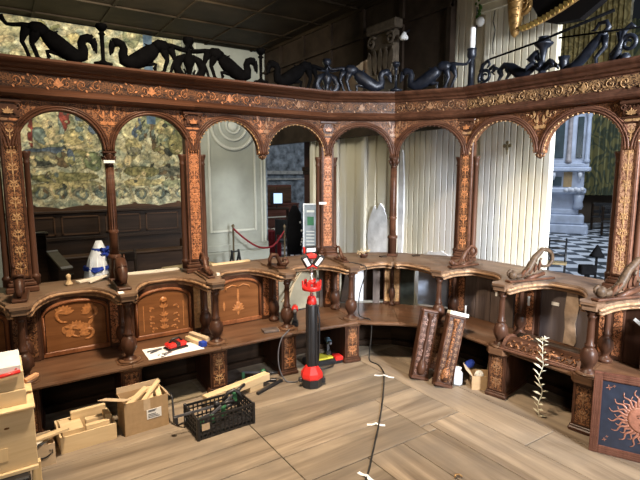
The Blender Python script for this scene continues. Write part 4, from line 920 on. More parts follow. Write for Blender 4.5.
mb = MB(); mb.tube([(1.38, 3.44, .17), (1.42, 3.45, .22), (1.47, 3.44, .235), (1.50, 3.42, .21), (1.52, 3.40, .16)], [.012, .017, .018, .016, .012], 8); tag(mb.build('cable_coil', BLKP), 'black looped handle sticking up at the back of the crate', 'handle')
mb = MB(); mb.tube([(1.03, 3.70, .22), (1.03, 3.66, .235), (1.03, 3.62, .22), (1.03, 3.60, .02), (1.05, 3.55, .015), (1.09, 3.50, .05), (1.10, 3.53, .08)], .008, 6); mb.tube([(1.03, 3.70, .22), (1.06, 3.72, .20)], .008, 6); tag(mb.build('hook_clamp', BLKP), 'black bent clamp arm between the cardboard box and the crate', 'clamp')
t = thing('timber', 'pale squared timber lying on the floor behind the crate', 'timber', (1.33, 3.67, .0), R_(13))
mb = MB(); mb.box(0, .68, 0, .075, .05, .115, bev=.003); mb.build('beam', PINE, t)
for (x0, x1) in ((.10, .16), (.45, .60)): mb = MB(); mb.box(x0, x1, .002, .072, 0, .05); mb.build('block_under', BEECH, t)
for k, (a, b_, lb) in enumerate((((1.80, 3.70, .015), (2.12, 3.83, .015), 'flat dark bar lying left of the tower lamp'), ((1.75, 4.05, .015), (2.08, 3.86, .015), 'flat dark bar crossing towards the tower lamp'), ((1.62, 4.00, .02), (2.0, 4.02, .02), 'dark bar lying under the book stall'))):
    mb = MB(); mb.bar(a, b_, .028, .024); tag(mb.build('iron_bar', BLKP), lb, 'bar')
clamp('green jawed clamp lying flat on the floor under the book stall', (1.80, 4.02, .10), (2.06, 3.92, .07), GREENP, .06)
mb = MB(); mb.box(1.62, 1.86, 4.05, 4.28, .0, .03, bev=.004); tag(mb.build('dusty_board', GREYW), 'dusty flat board pushed under the book stall', 'board')
mb = MB(); mb.box(1.08, 1.40, 3.95, 4.25, .0, .02, bev=.004); tag(mb.build('dusty_board', plain('dusty_ply', (.22, .18, .12), .8)), 'dusty flat board on the floor under the seal stall', 'board')

# ------------------------------------------------------------------ things on the seats
mb = MB(); mb.slab([(.945, 4.16), (.935, 3.885), (1.40, 3.89), (1.43, 4.10)], .4535, .4555); tag(mb.build('white_sheet', WHITE), 'white paper sheet on the seat under the seal marquetry', 'paper sheet')
t = thing('red_case', 'red and black battery tool on the white sheet', 'power tool', (1.20, 4.04, .457), R_(12))
mb = MB(); mb.box(-.085, .085, -.05, .05, .012, .055, bev=.012); mb.build('shell', RED, t)
mb = MB(); mb.box(-.09, .09, -.055, .055, 0, .014, bev=.004); mb.tube([(-.06, 0, .055), (-.03, 0, .085), (.03, 0, .085), (.06, 0, .055)], .009, 6); mb.box(-.02, .02, -.054, .054, .02, .06, bev=.004); mb.build('trim', BLKP, t)
def pliers(lab, x, y, a, m):
    t = thing('pliers', lab, 'pliers', (x, y, .4565), a)
    for f in (-1, 1):
        mb = MB(); mb.tube([(-.08, f*.022, .006), (-.04, f*.018, .006), (0, f*.004, .006), (.04, f*.004, .006)], [.006, .006, .008, .004], 6); mb.build('handle', m, t)
pliers('dark pliers lying left on the white sheet', 1.05, 4.06, .3, GRYP); pliers('small steel pliers lying at the front of the white sheet', 1.10, 3.94, .4, STEEL)
mb = MB(); mb.box(-.022, .022, 0, .27, 0, .035, bev=.003); o = tag(mb.build('wood_strip', PINE), 'pale wood strip with blue end lying right of the red tool', 'wood strip'); o.location = (1.415, 3.93, .457); o.rotation_euler = (0, 0, R_(14))
mb = MB(); mb.box(-.026, .026, -.003, .055, -.002, .040, bev=.003); o = tag(mb.build('blue_wrapper', BLUEC), 'blue and white wrapper around the end of the wood strip', 'wrapper'); o.location = (1.415, 3.928, .458); o.rotation_euler = (0, 0, R_(14))
mb = MB(); mb.box(-.024, .024, 0, .26, 0, .045, bev=.003); o = tag(mb.build('wood_strip', CARDL), 'brownish wood strip next to the baluster, right of the blue ended one', 'wood strip'); o.location = (1.475, 4.0, .46); o.rotation_euler = (0, 0, R_(16))
t = thing('flat_book', 'flat grey-brown book lying on the seat under the figure marquetry', 'book', (2.09, 3.99, .454), R_(-12))
mb = MB(); mb.box(-.075, .075, -.05, .05, 0, .022, bev=.003); mb.build('cover', GREYW, t)
mb = MB(); mb.box(-.072, .078, -.047, .047, .005, .018); mb.build('pages', CARDL, t)
def drill(nm, lab, loc, rz, body, s=1.0):
    t = thing(nm, lab, 'drill', loc, rz)
    mb = MB(); mb.box(-.04*s, .045*s, -.03*s, .03*s, 0, .05*s, bev=.008); mb.build('battery', BLKP, t)
    mb = MB(); mb.bar((0, 0, .045*s), (.012*s, 0, .14*s), .032*s, .038*s, (1, 0, 0)); mb.build('grip', BLKP, t)
    mb = MB(); mb.tube([(.07*s, 0, .165*s), (.02*s, 0, .168*s), (-.05*s, 0, .168*s), (-.07*s, 0, .168*s)], [.026*s, .031*s, .030*s, .02*s], 12); mb.build('motor_housing', body, t)
    mb = MB(); mb.tube([(-.065*s, 0, .168*s), (-.115*s, 0, .168*s), (-.13*s, 0, .168*s)], [.021*s, .018*s, .008*s], 10); mb.build('chuck', GRYP, t)
drill('cordless_drill', 'red and black cordless drill standing on the seat beside the tower lamp', (2.37, 4.00, .454), R_(60), RED, 1.05)
drill('cordless_drill', 'dark blue-grey cordless drill standing on the yellow case under the seat', (2.76, 3.99, .082), R_(70), plain('blue_grey_plastic', (.06, .10, .13), .4), .9)
t = thing('tool_case', 'yellow and black tool case with red latch on the floor under the open stall', 'tool case', (2.50, 3.93, 0), R_(-8))
mb = MB(); mb.box(0, .38, 0, .20, 0, .055, bev=.01); mb.build('shell', BLKP, t)
mb = MB(); mb.box(.03, .28, .02, .17, .055, .075, bev=.008); mb.build('lid', YEL, t)
mb = MB(); mb.box(.29, .38, -.005, .10, .03, .075, bev=.008); mb.build('latch', RED, t)
mb = MB(); mb.tube([(0, .02, .02), (.02, -.06, .02), (.12, -.09, .015), (.22, -.07, .015), (.26, -.01, .02)], .006, 6); mb.build('strap', BLKP, t)
t = thing('cardboard_box', 'small open cardboard box with white bag and blue cloth beside the leaning posts', 'cardboard box', (3.47, 2.72, 0), R_(-42))
mb = MB(); open_box(mb, 0, .17, 0, .17, .13, .005); mb.box(0.165, .17, 0, .17, .13, .24); mb.build('carton', CARD, t)
mb = MB(); mb.bar((-.002, .08, .13), (-.06, .08, .19), .16, .004); mb.build('flap', CARDL, t)
mb = MB(); mb.box(-.045, .045, -.03, .03, 0, .15, bev=.02); mb.box(-.035, .035, -.012, .012, .14, .18, bev=.008); o = tag(mb.build('white_bag', WRAP), 'white plastic bag standing left of the small open cardboard box', 'bag'); o.location = (3.435, 2.86, 0); o.rotation_euler = (0, 0, R_(-50))
mb = MB(); mb.ball((0, 0, 0), .045, 9, 6, sq=(1.2, 1, .8)); mb.ball((.04, .01, .0), .035, 8, 5); o = tag(mb.build('blue_cloth', BLUEC), 'blue cloth bunched at the back of the small cardboard box', 'cloth'); o.location = (3.60, 2.86, .165)
mb = MB(); mb.ball((0, 0, .05), .045, 8, 5, sq=(1, 1, 1)); o = tag(mb.build('crumpled_paper', WHITE), 'crumpled white paper inside the small cardboard box', 'paper'); o.location = (3.58, 2.73, .06)
for k, (x, y, z, lb) in enumerate(((3.73, 3.86, .453, 'white block left at the foot of the corner divider'), (3.86, 3.97-.1, .453, 'white block right at the foot of the corner divider'), )):
    pass
def sticker(lab, loc, rz, w_, h_):
    mb = MB(); mb.box(-w_/2, w_/2, -.004, 0, -h_/2, h_/2, bev=.001); o = tag(mb.build('white_tape', WHITE), lab, 'tape', None); o.location = loc; o.rotation_euler = (0, 0, rz)
sticker('upright white tape on the plank back left of the bulbous baluster', (4.078, 2.95, .78), R_(-90), .022, .09)
sticker('upright white tape on the reddish post right of the bulbous baluster', (4.03, 2.565, .78), R_(-90), .022, .09)
mb = MB(); mb.box(-.008, .008, -.006, .006, 0, .15, bev=.002); o = tag(mb.build('candle_stub', WHITE), 'thin white stick standing on the bench behind the leaning posts', 'candle'); o.location = (3.93, 3.20, .453)
# leaning board and dark board on the far right seat
t = thing('leaning_board', 'reddish brown framed board with white tape standing on the far right seat', 'board', (4.03, 1.60, .453), R_(-90))
mb = MB(); mb.box(0, .5, -.02, .0, 0, .29, bev=.004); mb.build('board', DK, t)
mb = MB(); mb.box(0, .5, -.03, -.02, .25, .29, bev=.003); mb.box(0.0, .05, -.03, -.02, 0, .25, bev=.003); mb.build('rail', DKX, t)
mb = MB(); mb.box(-.04, .04, -.004, 0, -.012, .012, Matrix.Rotation(R_(35), 4, 'Y')); o = tag(mb.build('white_tape', WHITE), 'slanted white tape on the brown back above the leaning board', 'tape'); o.location = (4.075, 1.66, .80); o.rotation_euler = (0, 0, R_(-90))

# ------------------------------------------------------------------ cords and floor tape
CP = [(3.02, 3.98, 1.03), (3.10, 4.0, 1.008), (3.13, 3.90, 1.0), (3.16, 3.87, .95), (3.10, 3.90, .70), (3.06, 3.86, .50), (3.09, 3.82, .462), (3.115, 3.735, .45), (3.12, 3.725, .30), (3.11, 3.74, .10), (3.12, 3.74, .012), (3.13, 3.62, .008), (3.06, 3.46, .008), (2.99, 3.37, .008), (2.80, 3.16, .008), (2.60, 2.95, .008), (2.36, 2.71, .008), (2.20, 2.56, .008), (2.05, 2.42, .008), (1.90, 2.28, .008), (1.74, 2.16, .008), (1.4, 2.0, .008)]
def smooth(P, n=4):
    out = []
    P = [Vector(p) for p in P]
    for i in range(len(P)-1):
        a, b_, c_, d = P[max(i-1, 0)], P[i], P[i+1], P[min(i+2, len(P)-1)]
        for k in range(n): u = k/n; out.append(.5*((2*b_)+(-a+c_)*u+(2*a-5*b_+4*c_-d)*u*u+(-a+3*b_-3*c_+d)*u**3))
    out.append(P[-1]); return out
mb = MB(); mb.tube(smooth(CP), .0065, 6); tag(mb.build('power_cord', CORD), 'black power cord running from the rail down to the floor and to the bottom edge', 'cord')
mb = MB(); mb.tube(smooth([(2.28, 3.93, .47), (2.20, 3.86, .46), (2.14, 3.85, .42), (2.10, 3.85, .30), (2.10, 3.84, .14), (2.14, 3.80, .02), (2.20, 3.74, .008), (2.24, 3.70, .03)]), .006, 6); tag(mb.build('power_cord', GRYP), 'grey cord looping from the baluster foot to the tower lamp', 'cord')
for (x, y, a, L_, lb) in ((3.00, 3.38, -52, .19, 'farthest white tape holding the cord to the floor'), (2.34, 2.72, -38, .14, 'middle white tape holding the cord to the floor'), (1.86, 2.25, -80, .14, 'nearest white tape holding the cord to the floor')):
    mb = MB(); mb.sweep([[(L_*(k/8-.5), -.013, .001+.014*math.exp(-((k-4)/1.1)**2)), (L_*(k/8-.5), .013, .001+.014*math.exp(-((k-4)/1.1)**2)), (L_*(k/8-.5), .013, .003+.014*math.exp(-((k-4)/1.1)**2)), (L_*(k/8-.5), -.013, .003+.014*math.exp(-((k-4)/1.1)**2))] for k in range(9)])
    o = tag(mb.build('floor_tape', WHITE), lb, 'tape'); o.location = (x, y, 0); o.rotation_euler = (0, 0, R_(a))
mb = MB(); mb.tube([(0, 0, .012), (.02, .01, .02), (.045, .0, .018), (.05, -.02, .01)], .007, 6); o = tag(mb.build('floor_ring', plain('brass', (.35, .2, .08), .4, .8)), 'small brass pull on the floor at the bottom edge', 'ring'); o.location = (2.32, 1.92, 0)

# ------------------------------------------------------------------ small things on the rails
t = thing('wrapped_statue', 'figure wrapped in white sheet tied with blue ribbon behind the slim left column', 'wrapped statue', (.80, 5.30, -.02))
mb = MB(); mb.tube([(0, 0, 0), (0, 0, .4), (-.01, 0, .7), (.0, 0, .95), (.02, 0, 1.12), (.04, 0, 1.22), (.04, 0, 1.29)], [.16, .15, .13, .115, .085, .06, .03], 14); mb.build('sheet', WRAP, t)
for k, x in enumerate((-.07, -.01, .05)):
    mb = MB(); mb.tube([(x-.02, -.12, .5), (x-.01, -.11, .9), (x+.02, -.07, 1.14)], [.03, .025, .01], 6); mb.build('fold', WRAP, t)
mb = MB(); mb.lathe([(.120, 1.0), (.122, 1.02), (.116, 1.04)], 14, (.0, 0, 0), cap=False); mb.tube([(-.10, -.07, 1.04), (-.03, -.12, .99), (.05, -.11, 1.02)], .014, 6); mb.lathe([(.07, 1.19), (.072, 1.21), (.065, 1.22)], 12, (.04, 0, 0), cap=False)
for q in range(5): mb.tube([(.09, -.06, 1.18), (.09+.05*math.cos(q*1.25), -.08, 1.18+.05*math.sin(q*1.25)), (.09+.02*math.cos(q*1.25+.5), -.09, 1.18+.02*math.sin(q*1.25+.5))], [.008, .022, .008], 6)
mb.build('blue_ribbon', BLUEC, t)
mb = MB(); mb.lathe([(.03, 0), (.032, .012), (.018, .03), (.014, .05), (.022, .07), (.02, .085), (.008, .095)], 12); o = tag(mb.build('turned_finial', BEECH), 'small pale turned finial standing on the rail of the leafy stall', 'finial'); o.location = (.47, 4.57, 1.003)
mb = MB(); mb.box(0, .03, 0, .03, 0, .028, bev=.002); o = tag(mb.build('white_block', CREAM), 'small white block on the rail by the dark curled beast', 'block'); o.location = (1.655, 4.20, 1.003)
mb = MB(); mb.bar((0, 0, .01), (.26, .13, .01), .06, .018); o = tag(mb.build('pale_batten', CREAM), 'white slat lying on the rail left of the wrapped statue', 'slat'); o.location = (.54, 4.60, 1.003)
mb = MB(); mb.bar((0, 0, .01), (.20, .10, .05), .035, .012); o = tag(mb.build('pale_batten', CREAM), 'thin white slat propped over the other beside the slim left column', 'slat'); o.location = (.62, 4.52, 1.005)
mb = MB(); mb.sweep([[(x, 4.70+.015*math.sin(x*9), 1.0025), (x, 4.795, 1.0025), (x, 4.795, 1.012), (x, 4.70+.015*math.sin(x*9), 1.012)] for x in [.90+.03*k for k in range(20)]]); tag(mb.build('dust_strip', CREAM), 'pale cloth strip along the back of the rail behind the seal stall', 'cloth')
mb = MB(); mb.bar((1.80, 4.72, 1.012), (2.24, 4.74, 1.012), .05, .018); tag(mb.build('wood_lath', PINE), 'pale slat along the back of the rail behind the book stall', 'slat')
t = thing('small_basket', 'small dark pot of dried twigs on the rail left of the corner column', 'pot', (3.42, 4.24, 1.003))
mb = MB(); mb.lathe([(.035, 0), (.048, .03), (.052, .05), (.045, .05), (.035, .02)], 12); mb.build('pot', DK, t)
mb = MB()
for k in range(9): a = k*.7; mb.tube([(0, 0, .03), (.035*math.cos(a), .03*math.sin(a), .07), (.075*math.cos(a), .06*math.sin(a), .065+.02*math.sin(k))], [.003, .003, .002], 4); mb.ball((.075*math.cos(a), .06*math.sin(a), .065+.02*math.sin(k)), .008, 5, 4)
mb.build('dry_twigs', BEECH, t)
mb = MB(); mb.slab([(-.04, -.02), (.04, -.03), (.05, .02), (-.03, .03)], 0, .012); o = tag(mb.build('dark_shard', BLACKW), 'flat dark shard on the rail between the pot and the corner column', 'shard'); o.location = (3.62, 4.14, 1.003); 
mb = MB(); mb.slab([(-.06, -.02), (.04, -.03), (.05, .02), (-.03, .03)], 0, .012); o = tag(mb.build('dark_shard', BLACKW), 'flat dark shard on the rail right of the corner column', 'shard'); o.location = (3.98, 3.98, 1.003)

# ------------------------------------------------------------------ tapestry on the back wall
def px2t(px, py): x = .557+(px-27)*.01456+1.52e-5*(px-27)**2; return x, 1.95+(173.5-py)*(.01625+(px-27)*1.7e-5)
pal = dict(cream=(.52, .48, .30), yellow=(.44, .38, .20), sage=(.30, .31, .19), green=(.17, .20, .11), teal=(.17, .21, .19), blue=(.10, .13, .18), grey=(.20, .19, .14), brown=(.17, .12, .07), red=(.20, .045, .035), skin=(.54, .45, .27), dark=(.055, .06, .05), olive=(.25, .23, .11))
el = []   # (px, py, rx, ry, angle, colour) painted in order, as woven figures
def E_(px, py, rx, ry, a, c): el.append((px, py, rx, ry, R_(a), pal[c]))
for q in ((50, 122, 22, 24, 0, 'sage'), (36, 128, 7, 24, 10, 'yellow'), (28, 130, 2.5, 18, 0, 'red'), (48, 118, 12, 14, 0, 'cream'), (60, 120, 4, 22, -8, 'teal'), (63, 117, 5, 15, 0, 'red'), (45, 133, 6, 12, 12, 'skin'), (47, 124, 4, 4, 0, 'skin'), (37, 136, 6, 9, 30, 'teal'), (52, 140, 12, 3, 30, 'skin'),
          (40, 152, 24, 4, 8, 'blue'), (38, 160, 16, 8, 4, 'grey'), (36, 162, 10, 4, 4, 'dark'), (58, 160, 8, 7, -20, 'brown'), (78, 138, 17, 12, -30, 'cream'), (70, 138, 10, 8, 0, 'yellow'), (76, 130, 5, 4, 0, 'teal'), (81, 117, 8, 6, 20, 'blue'), (84, 121, 5, 5, 0, 'skin'), (92, 128, 7, 5, 30, 'blue'),
          (72, 148, 15, 2.5, 14, 'skin'), (74, 160, 14, 10, 0, 'olive'), (72, 165, 7, 9, -20, 'cream'), (88, 162, 9, 10, 20, 'green'), (66, 158, 4, 9, 0, 'blue'), (100, 140, 6, 12, 0, 'sage'), (97, 132, 4, 5, 0, 'yellow'), (103, 160, 5, 14, 0, 'olive'),
          (60, 178, 34, 5, 2, 'olive'), (60, 186, 36, 4, 2, 'yellow'), (62, 193, 40, 3, 2, 'sage'),
          (130, 128, 14, 22, 0, 'cream'), (135, 126, 4, 17, -25, 'blue'), (139, 134, 4, 9, -35, 'teal'), (149, 122, 13, 10, 0, 'sage'), (150, 115, 10, 5, 0, 'green'), (127, 148, 8, 12, 0, 'yellow'), (122, 160, 4, 8, 0, 'skin'), (148, 130, 2.5, 24, 5, 'brown'), (162, 128, 12, 10, 0, 'yellow'), (168, 120, 9, 4, 20, 'green'), (160, 142, 10, 8, 0, 'sage'), (156, 150, 5, 6, 0, 'brown'), (164, 152, 6, 5, 0, 'dark'),
          (172, 142, 9, 14, 0, 'olive'), (128, 152, 9, 5, 0, 'grey'), (135, 172, 20, 6, 0, 'olive'), (165, 172, 16, 6, 0, 'grey'), (140, 183, 26, 4, 0, 'yellow'), (168, 184, 16, 4, 0, 'sage')): E_(*q)
for k in range(8):
    x0 = 34+k*20; E_(x0, 194, 7.5, 6, 0, 'grey'); E_(x0, 195, 6, 4.4, 0, 'teal'); E_(x0, 194, 3.0, 4, 0, 'cream'); E_(x0+10, 193, 1.6, 8, 10, 'skin')
for k in range(260):  # small figures, leaves and folds all over the weave
    E_(random.uniform(24, 186), random.uniform(104, 200), random.uniform(.8, 3.2), random.uniform(.8, 3.4), random.uniform(-70, 70), random.choice(['cream', 'skin', 'olive', 'sage', 'teal', 'brown', 'grey', 'yellow', 'cream', 'dark']))
for k in range(46):   # above the cornice: clouds, drapes, faces
    E_(random.uniform(0, 180), 20+random.uniform(-6, 40)+.2*0, random.uniform(3, 9), random.uniform(2, 5), random.uniform(-40, 40), random.choice(['cream', 'yellow', 'cream', 'sage', 'olive', 'skin', 'cream']))
E_(132, 38, 10, 12, 0, 'sage'); E_(132, 36, 6, 8, 0, 'cream'); E_(10, 30, 30, 8, 0, 'cream')
X0, X1, Z0, Z1 = -1.6, 3.16, 1.2, 4.44; nx, nz = 320, 220
me = bpy.data.meshes.new('tapestry'); vs = []; fs = []; cols = []
els = []
for (px, py, rx, ry, a, c) in el:
    x, z = px2t(px, py); els.append((x, z, rx*.0158, ry*.0175, a, c))
for j in range(nz+1):
    for i in range(nx+1):
        x = X0+(X1-X0)*i/nx; z = Z0+(Z1-Z0)*j/nz
        vs.append((x, 9.50+.010*math.sin(x*5.2), z))
        n1 = noise.noise(Vector((x*5, z*5, 1))); n2 = noise.noise(Vector((x*5, z*5, 7)))
        u, v = x+.035*n1, z+.035*n2; n3 = noise.noise(Vector((u*6, v*6, 3)))
        c = (.33, .31, .22) if n3 < -.25 else (.45, .41, .27) if n3 < .0 else (.56, .54, .39) if n3 < .3 else (.36, .38, .29)
        for (ex, ez, rx, rz, a, cc) in els:
            dx, dz = u-ex, v-ez
            if abs(dx) > rx+rz or abs(dz) > rx+rz: continue
            ca, sa = math.cos(a), math.sin(a); p = (dx*ca+dz*sa)/rx; q = (-dx*sa+dz*ca)/rz; d = p*p+q*q
            if d < 1: c = cc if d < .72 else tuple(k*.62 for k in cc)
            f_ = math.sin(p*7+q*4+3*n1) if d < .72 else 0
            if d < .72: c = tuple(k*(1+.22*f_+.18*q) for k in c)
        n4 = noise.noise(Vector((u*13, v*13, 11))); n5 = noise.noise(Vector((x*30+n4*2, z*24, 4)))
        if abs(n4) < .045: c = tuple(k*.55 for k in c)
        elif n4 > .22: c = tuple(k*1.3 for k in c)
        c = tuple(k*(1+.45*n5) for k in c)
        if x > 2.42 and x < 2.62: c = (.11, .17, .26) if z < 4.5 and z > 2.85 and x > 2.46 else c
        cols.append((*c, 1))
for j in range(nz):
    for i in range(nx): a = j*(nx+1)+i; fs.append((a, a+1, a+nx+2, a+nx+1))
me.from_pydata(vs, [], fs); at = me.color_attributes.new('weave', 'FLOAT_COLOR', 'POINT'); at.data.foreach_set('color', [q for c in cols for q in c])
me.polygons.foreach_set('use_smooth', [True]*len(fs)); me.update()
m, nt, b = newmat('woven_tapestry'); L = nt.links.new
an = N(nt, 'ShaderNodeVertexColor', layer_name='weave'); tc = N(nt, 'ShaderNodeTexCoord'); nz_ = N(nt, 'ShaderNodeTexNoise'); nz_.inputs['Scale'].default_value = 9; nz_.inputs['Detail'].default_value = 6
L(tc.outputs['Object'], nz_.inputs['Vector']); rp = N(nt, 'ShaderNodeValToRGB'); rp.color_ramp.elements[0].position = .35; rp.color_ramp.elements[0].color = (.45, .5, .5, 1); rp.color_ramp.elements[1].position = .6; rp.color_ramp.elements[1].color = (1.15, 1.1, 1, 1)
L(nz_.outputs['Fac'], rp.inputs['Fac']); mx = N(nt, 'ShaderNodeMixRGB', blend_type='MULTIPLY'); mx.inputs[0].default_value = 1; L(an.outputs['Color'], mx.inputs[1]); L(rp.outputs['Color'], mx.inputs[2]); L(mx.outputs[0], b.inputs['Base Color']); b.inputs['Roughness'].default_value = .95
me.materials.append(m); o = bpy.data.objects.new('tapestry', me); col.objects.link(o)
sd = o.modifiers.new('thickness', 'SOLIDIFY'); sd.thickness = .012; sd.offset = 1
tag(o, 'large woven figure tapestry in yellow, sage and blue hanging behind the left arches', 'tapestry')

# stone pier with roundel beside the tapestry
t = thing('stone_pier', 'pale grey-green stone pier with a carved roundel and sunk panel, right of the tapestry', 'pier', (4.08, 9.50, -.02))
mb = MB(); mb.box(-.86, .80, -.10, .055, 0, 4.42); mb.box(-.90, .84, -.16, -.1, 0, .35, bev=.02); mb.box(-.88, .82, -.14, -.1, .35, .50, bev=.02); mb.build('shaft', STONE, t)
mb = MB()
for (x0, x1, z0, z1) in ((-.50, -.45, .75, 3.45), (.50, .55, .75, 3.45), (-.45, .50, .75, .80), (-.45, .50, 3.40, 3.45)): mb.box(x0, x1, -.135, -.10, z0, z1, bev=.012)
for x in (-.80, -.70, .66, .74): mb.box(x, x+.035, -.13, -.10, .5, 4.42, bev=.01)
mb.build('moulding', STONEL, t)
mb = MB()
for r_, tt in ((.47, .040), (.29, .028), (.15, .022)): mb.tube([(.05+r_*math.cos(2*PI*k/28), -.115, 2.92+r_*math.sin(2*PI*k/28)) for k in range(29)], tt, 7)
mb.ball((.05, -.10, 2.92), .10, 14, 7, sq=(1, .3, 1)); mb.build('roundel', STONEL, t)

# ------------------------------------------------------------------ pew, stools and desk before the tapestry
t = thing('pew', 'long dark wooden pew with scalloped crest below the tapestry', 'pew', (.10, 8.0, -.02))
mb = MB(); Wp = 2.46; mb.box(0, Wp, 0, .06, 0, 1.40)
mb.box(-.03, Wp+.03, -.04, .08, 1.38, 1.42, bev=.01); mb.box(0, Wp, -.02, 0, .98, 1.03, bev=.005); mb.build('back', BLACKW, t)
PEW = wood('pew_brown', (.030, .015, .008), (.085, .044, .022), 'X', rough=.5)
mb = MB(); pts = [(0, 1.42)]+[(Wp*k/96, 1.445+.045*abs(math.sin(PI*3.5*k/96))**.7+(.025 if k % 27 in (13, 14) else 0)) for k in range(97)]+[(Wp, 1.42)]; mb.prism(pts, -.01, .05); mb.build('crest', PEW, t)
mb = MB()
for k in range(4):
    x0 = .08+k*.60; 
    for (a0, a1, z0, z1) in ((x0, x0+.52, 1.06, 1.08), (x0, x0+.52, 1.32, 1.34), (x0, x0+.02, 1.06, 1.34), (x0+.50, x0+.52, 1.06, 1.34)): mb.box(a0, a1, -.015, 0, z0, z1)
mb.build('panel_moulding', PEW, t)
mb = MB(); mb.box(0, Wp, -.42, 0, .42, .46, bev=.008); mb.build('seat', PEW, t)
mb = MB(); mb.box(0, Wp, -.95, -.70, .84, .87, bev=.01); mb.box(0, Wp, -.80, -.76, .1, .84); mb.build('book_rest', PEW, t)
for x0 in (Wp-.04, 0): mb = MB(); mb.box(x0, x0+.04, -.95, .05, 0, .90, bev=.02); mb.build('end_panel', PEW, t)
mb = MB(); mb.box(0, Wp, -1.15, -.85, .12, .16, bev=.008); mb.build('kneeler', plain('kneeler_grey', (.12, .11, .10), .7), t)
def stool(lab, x, y, rz, cush):
    t = thing('stool', lab, 'stool', (x, y, -.02), rz)
    for a in (-1, 1):
        for b_ in (-1, 1): mb = MB(); mb.tube([(a*.17, b_*.15, 0), (a*.16, b_*.14, .56)], [.016, .018], 7); mb.build('leg', BLACKW, t)
    mb = MB(); mb.box(-.20, .20, -.18, .18, .55, .60, bev=.01); mb.build('frame', BLACKW, t)
    mb = MB(); mb.box(-.19, .19, -.17, .17, .60, .67, bev=.025); mb.build('cushion', cush, t)
stool('dark stool with pale straw cushion in front of the pew end', 2.05, 6.65, .1, STRAW)
stool('second dark stool half hidden behind the orange carved pilaster', 2.42, 6.80, .1, STRAW)
t = thing('reading_desk', 'black reading desk with a slanted olive board edged in silver, behind the left arch', 'desk', (.30, 6.0, -.02))
mb = MB(); mb.box(0, .13, -.03, .10, 0, 1.30, bev=.01); mb.box(-.02, .15, -.05, .12, 1.30, 1.33, bev=.005); mb.build('post', BLACKW, t)
mb = MB(); mb.bar((.17, -.05, 1.12), (.28, -.30, .96), .12, .02); mb.build('board', plain('olive_board', (.13, .11, .06), .4), t)
mb = MB(); mb.bar((.168, -.044, 1.135), (.176, -.062, 1.125), .12, .006); mb.bar((.270, -.275, .987), (.282, -.305, .97), .12, .006); mb.box(0.02, .12, -.052, -.03, 1.333, 1.343); mb.build('metal_edge', STEEL, t)
mb = MB(); mb.box(.13, .22, -.03, .02, 0, 1.08); mb.box(.30, .33, -.42, -.36, 0, .92); mb.build('leg', BLACKW, t)
t = thing('dark_chair', 'low dark chair between the wrapped statue and the pew', 'chair', (1.35, 6.5, -.02), .15)
for (x, y) in ((-.2, -.2), (.2, -.2)): mb = MB(); mb.tube([(x, y, 0), (x, y, .45)], .02, 7); mb.build('leg', BLACKW, t)
for x in (-.2, .2): mb = MB(); mb.tube([(x, .2, 0), (x, .24, .95)], .02, 7); mb.build('leg', BLACKW, t)
mb = MB(); mb.box(-.22, .22, -.22, .22, .43, .47, bev=.01); mb.build('seat', PEW, t)
mb = MB(); mb.box(-.2, .2, .22, .245, .80, .93, bev=.008); mb.box(-.2, .2, .22, .24, .58, .66, bev=.008); mb.build('backrest', BLACKW, t)

# rope barrier
def rpost(lab, x, y):
    t = thing('rope_post', lab, 'barrier post', (x, y, -.02), 0, 'rope barrier posts')
    mb = MB(); mb.lathe([(.14, 0), (.14, .015), (.03, .03), (.018, .05), (.018, .88), (.03, .89), (.03, .92), (.01, .95)], 12); mb.build('pole', plain('dull_brass', (.16, .12, .07), .4, .6), t)
rpost('barrier post in front of the stone pier', 3.95, 9.08); rpost('barrier post near the chapel opening', 4.78, 8.45)
mb = MB(); mb.tube(smooth([(3.95, 9.08, .84), (4.15, 8.93, .62), (4.38, 8.76, .46), (4.60, 8.59, .50), (4.78, 8.45, .80)]), .02, 7); tag(mb.build('barrier_rope', DRED), 'dark red rope sagging from the post before the stone pier', 'rope')
t = thing('folding_frame', 'small black folding frame in front of the stone pier', 'frame', (3.62, 8.2, -.02), .3)
for x in (0, .17):
    mb = MB(); mb.bar((x, 0, 0), (x, .14, .55), .03, .03); mb.bar((x, .28, 0), (x, .12, .50), .03, .03); mb.build('leg', BLKP, t)
mb = MB(); mb.bar((0, .12, .52), (.17, .12, .52), .03, .03); mb.build('crossbar', BLKP, t)

# ------------------------------------------------------------------ chapel seen through the fourth arch
FRES = plain('faded_fresco', (.17, .20, .23), .9, vary=.75, scale=5, bump=.2)
mb = MB(); mb.box(4.93, 11, 14.0, 14.3, -.1, 7); mb.box(10.8, 11, 9.9, 14, -.1, 7); struct(mb.build('wall_chapel', FRES))
mb = MB(); mb.box(4.93, 4.99, 9.56, 14.0, -.1, 7); struct(mb.build('wall_chapel', FRES))
mb = MB(); mb.box(6.0, 10.5, 13.90, 14.0, 1.9, 2.02, bev=.02); mb.box(6.0, 10.5, 13.93, 14.0, 1.72, 1.78, bev=.01); struct(mb.build('trim_3', plain('plaster_band', (.30, .31, .30), .8, vary=.3, scale=9)))
mb = MB(); mb.box(5.0, 11, 8.0, 14, 7.0, 7.1); struct(mb.build('ceiling', SOFF))
t = thing('wooden_post', 'tall dark red-brown carved wooden post at the side of the chapel opening', 'post', (5.62, 8.62, -.02))
mb = MB(); mb.box(-.20, .22, -.12, .12, 0, 4.4, bev=.02); mb.build('shaft', wood('post_brown', (.035, .014, .009), (.085, .032, .020), 'Z', rough=.4), t)
mb = MB(); mb.box(-.24, .26, -.16, .14, 2.0, 2.10, bev=.02); mb.box(-.22, .24, -.14, .13, 1.94, 2.0, bev=.01); mb.box(-.14, .16, -.135, -.12, .3, 1.85, bev=.01); mb.build('band', BLACKW, t)
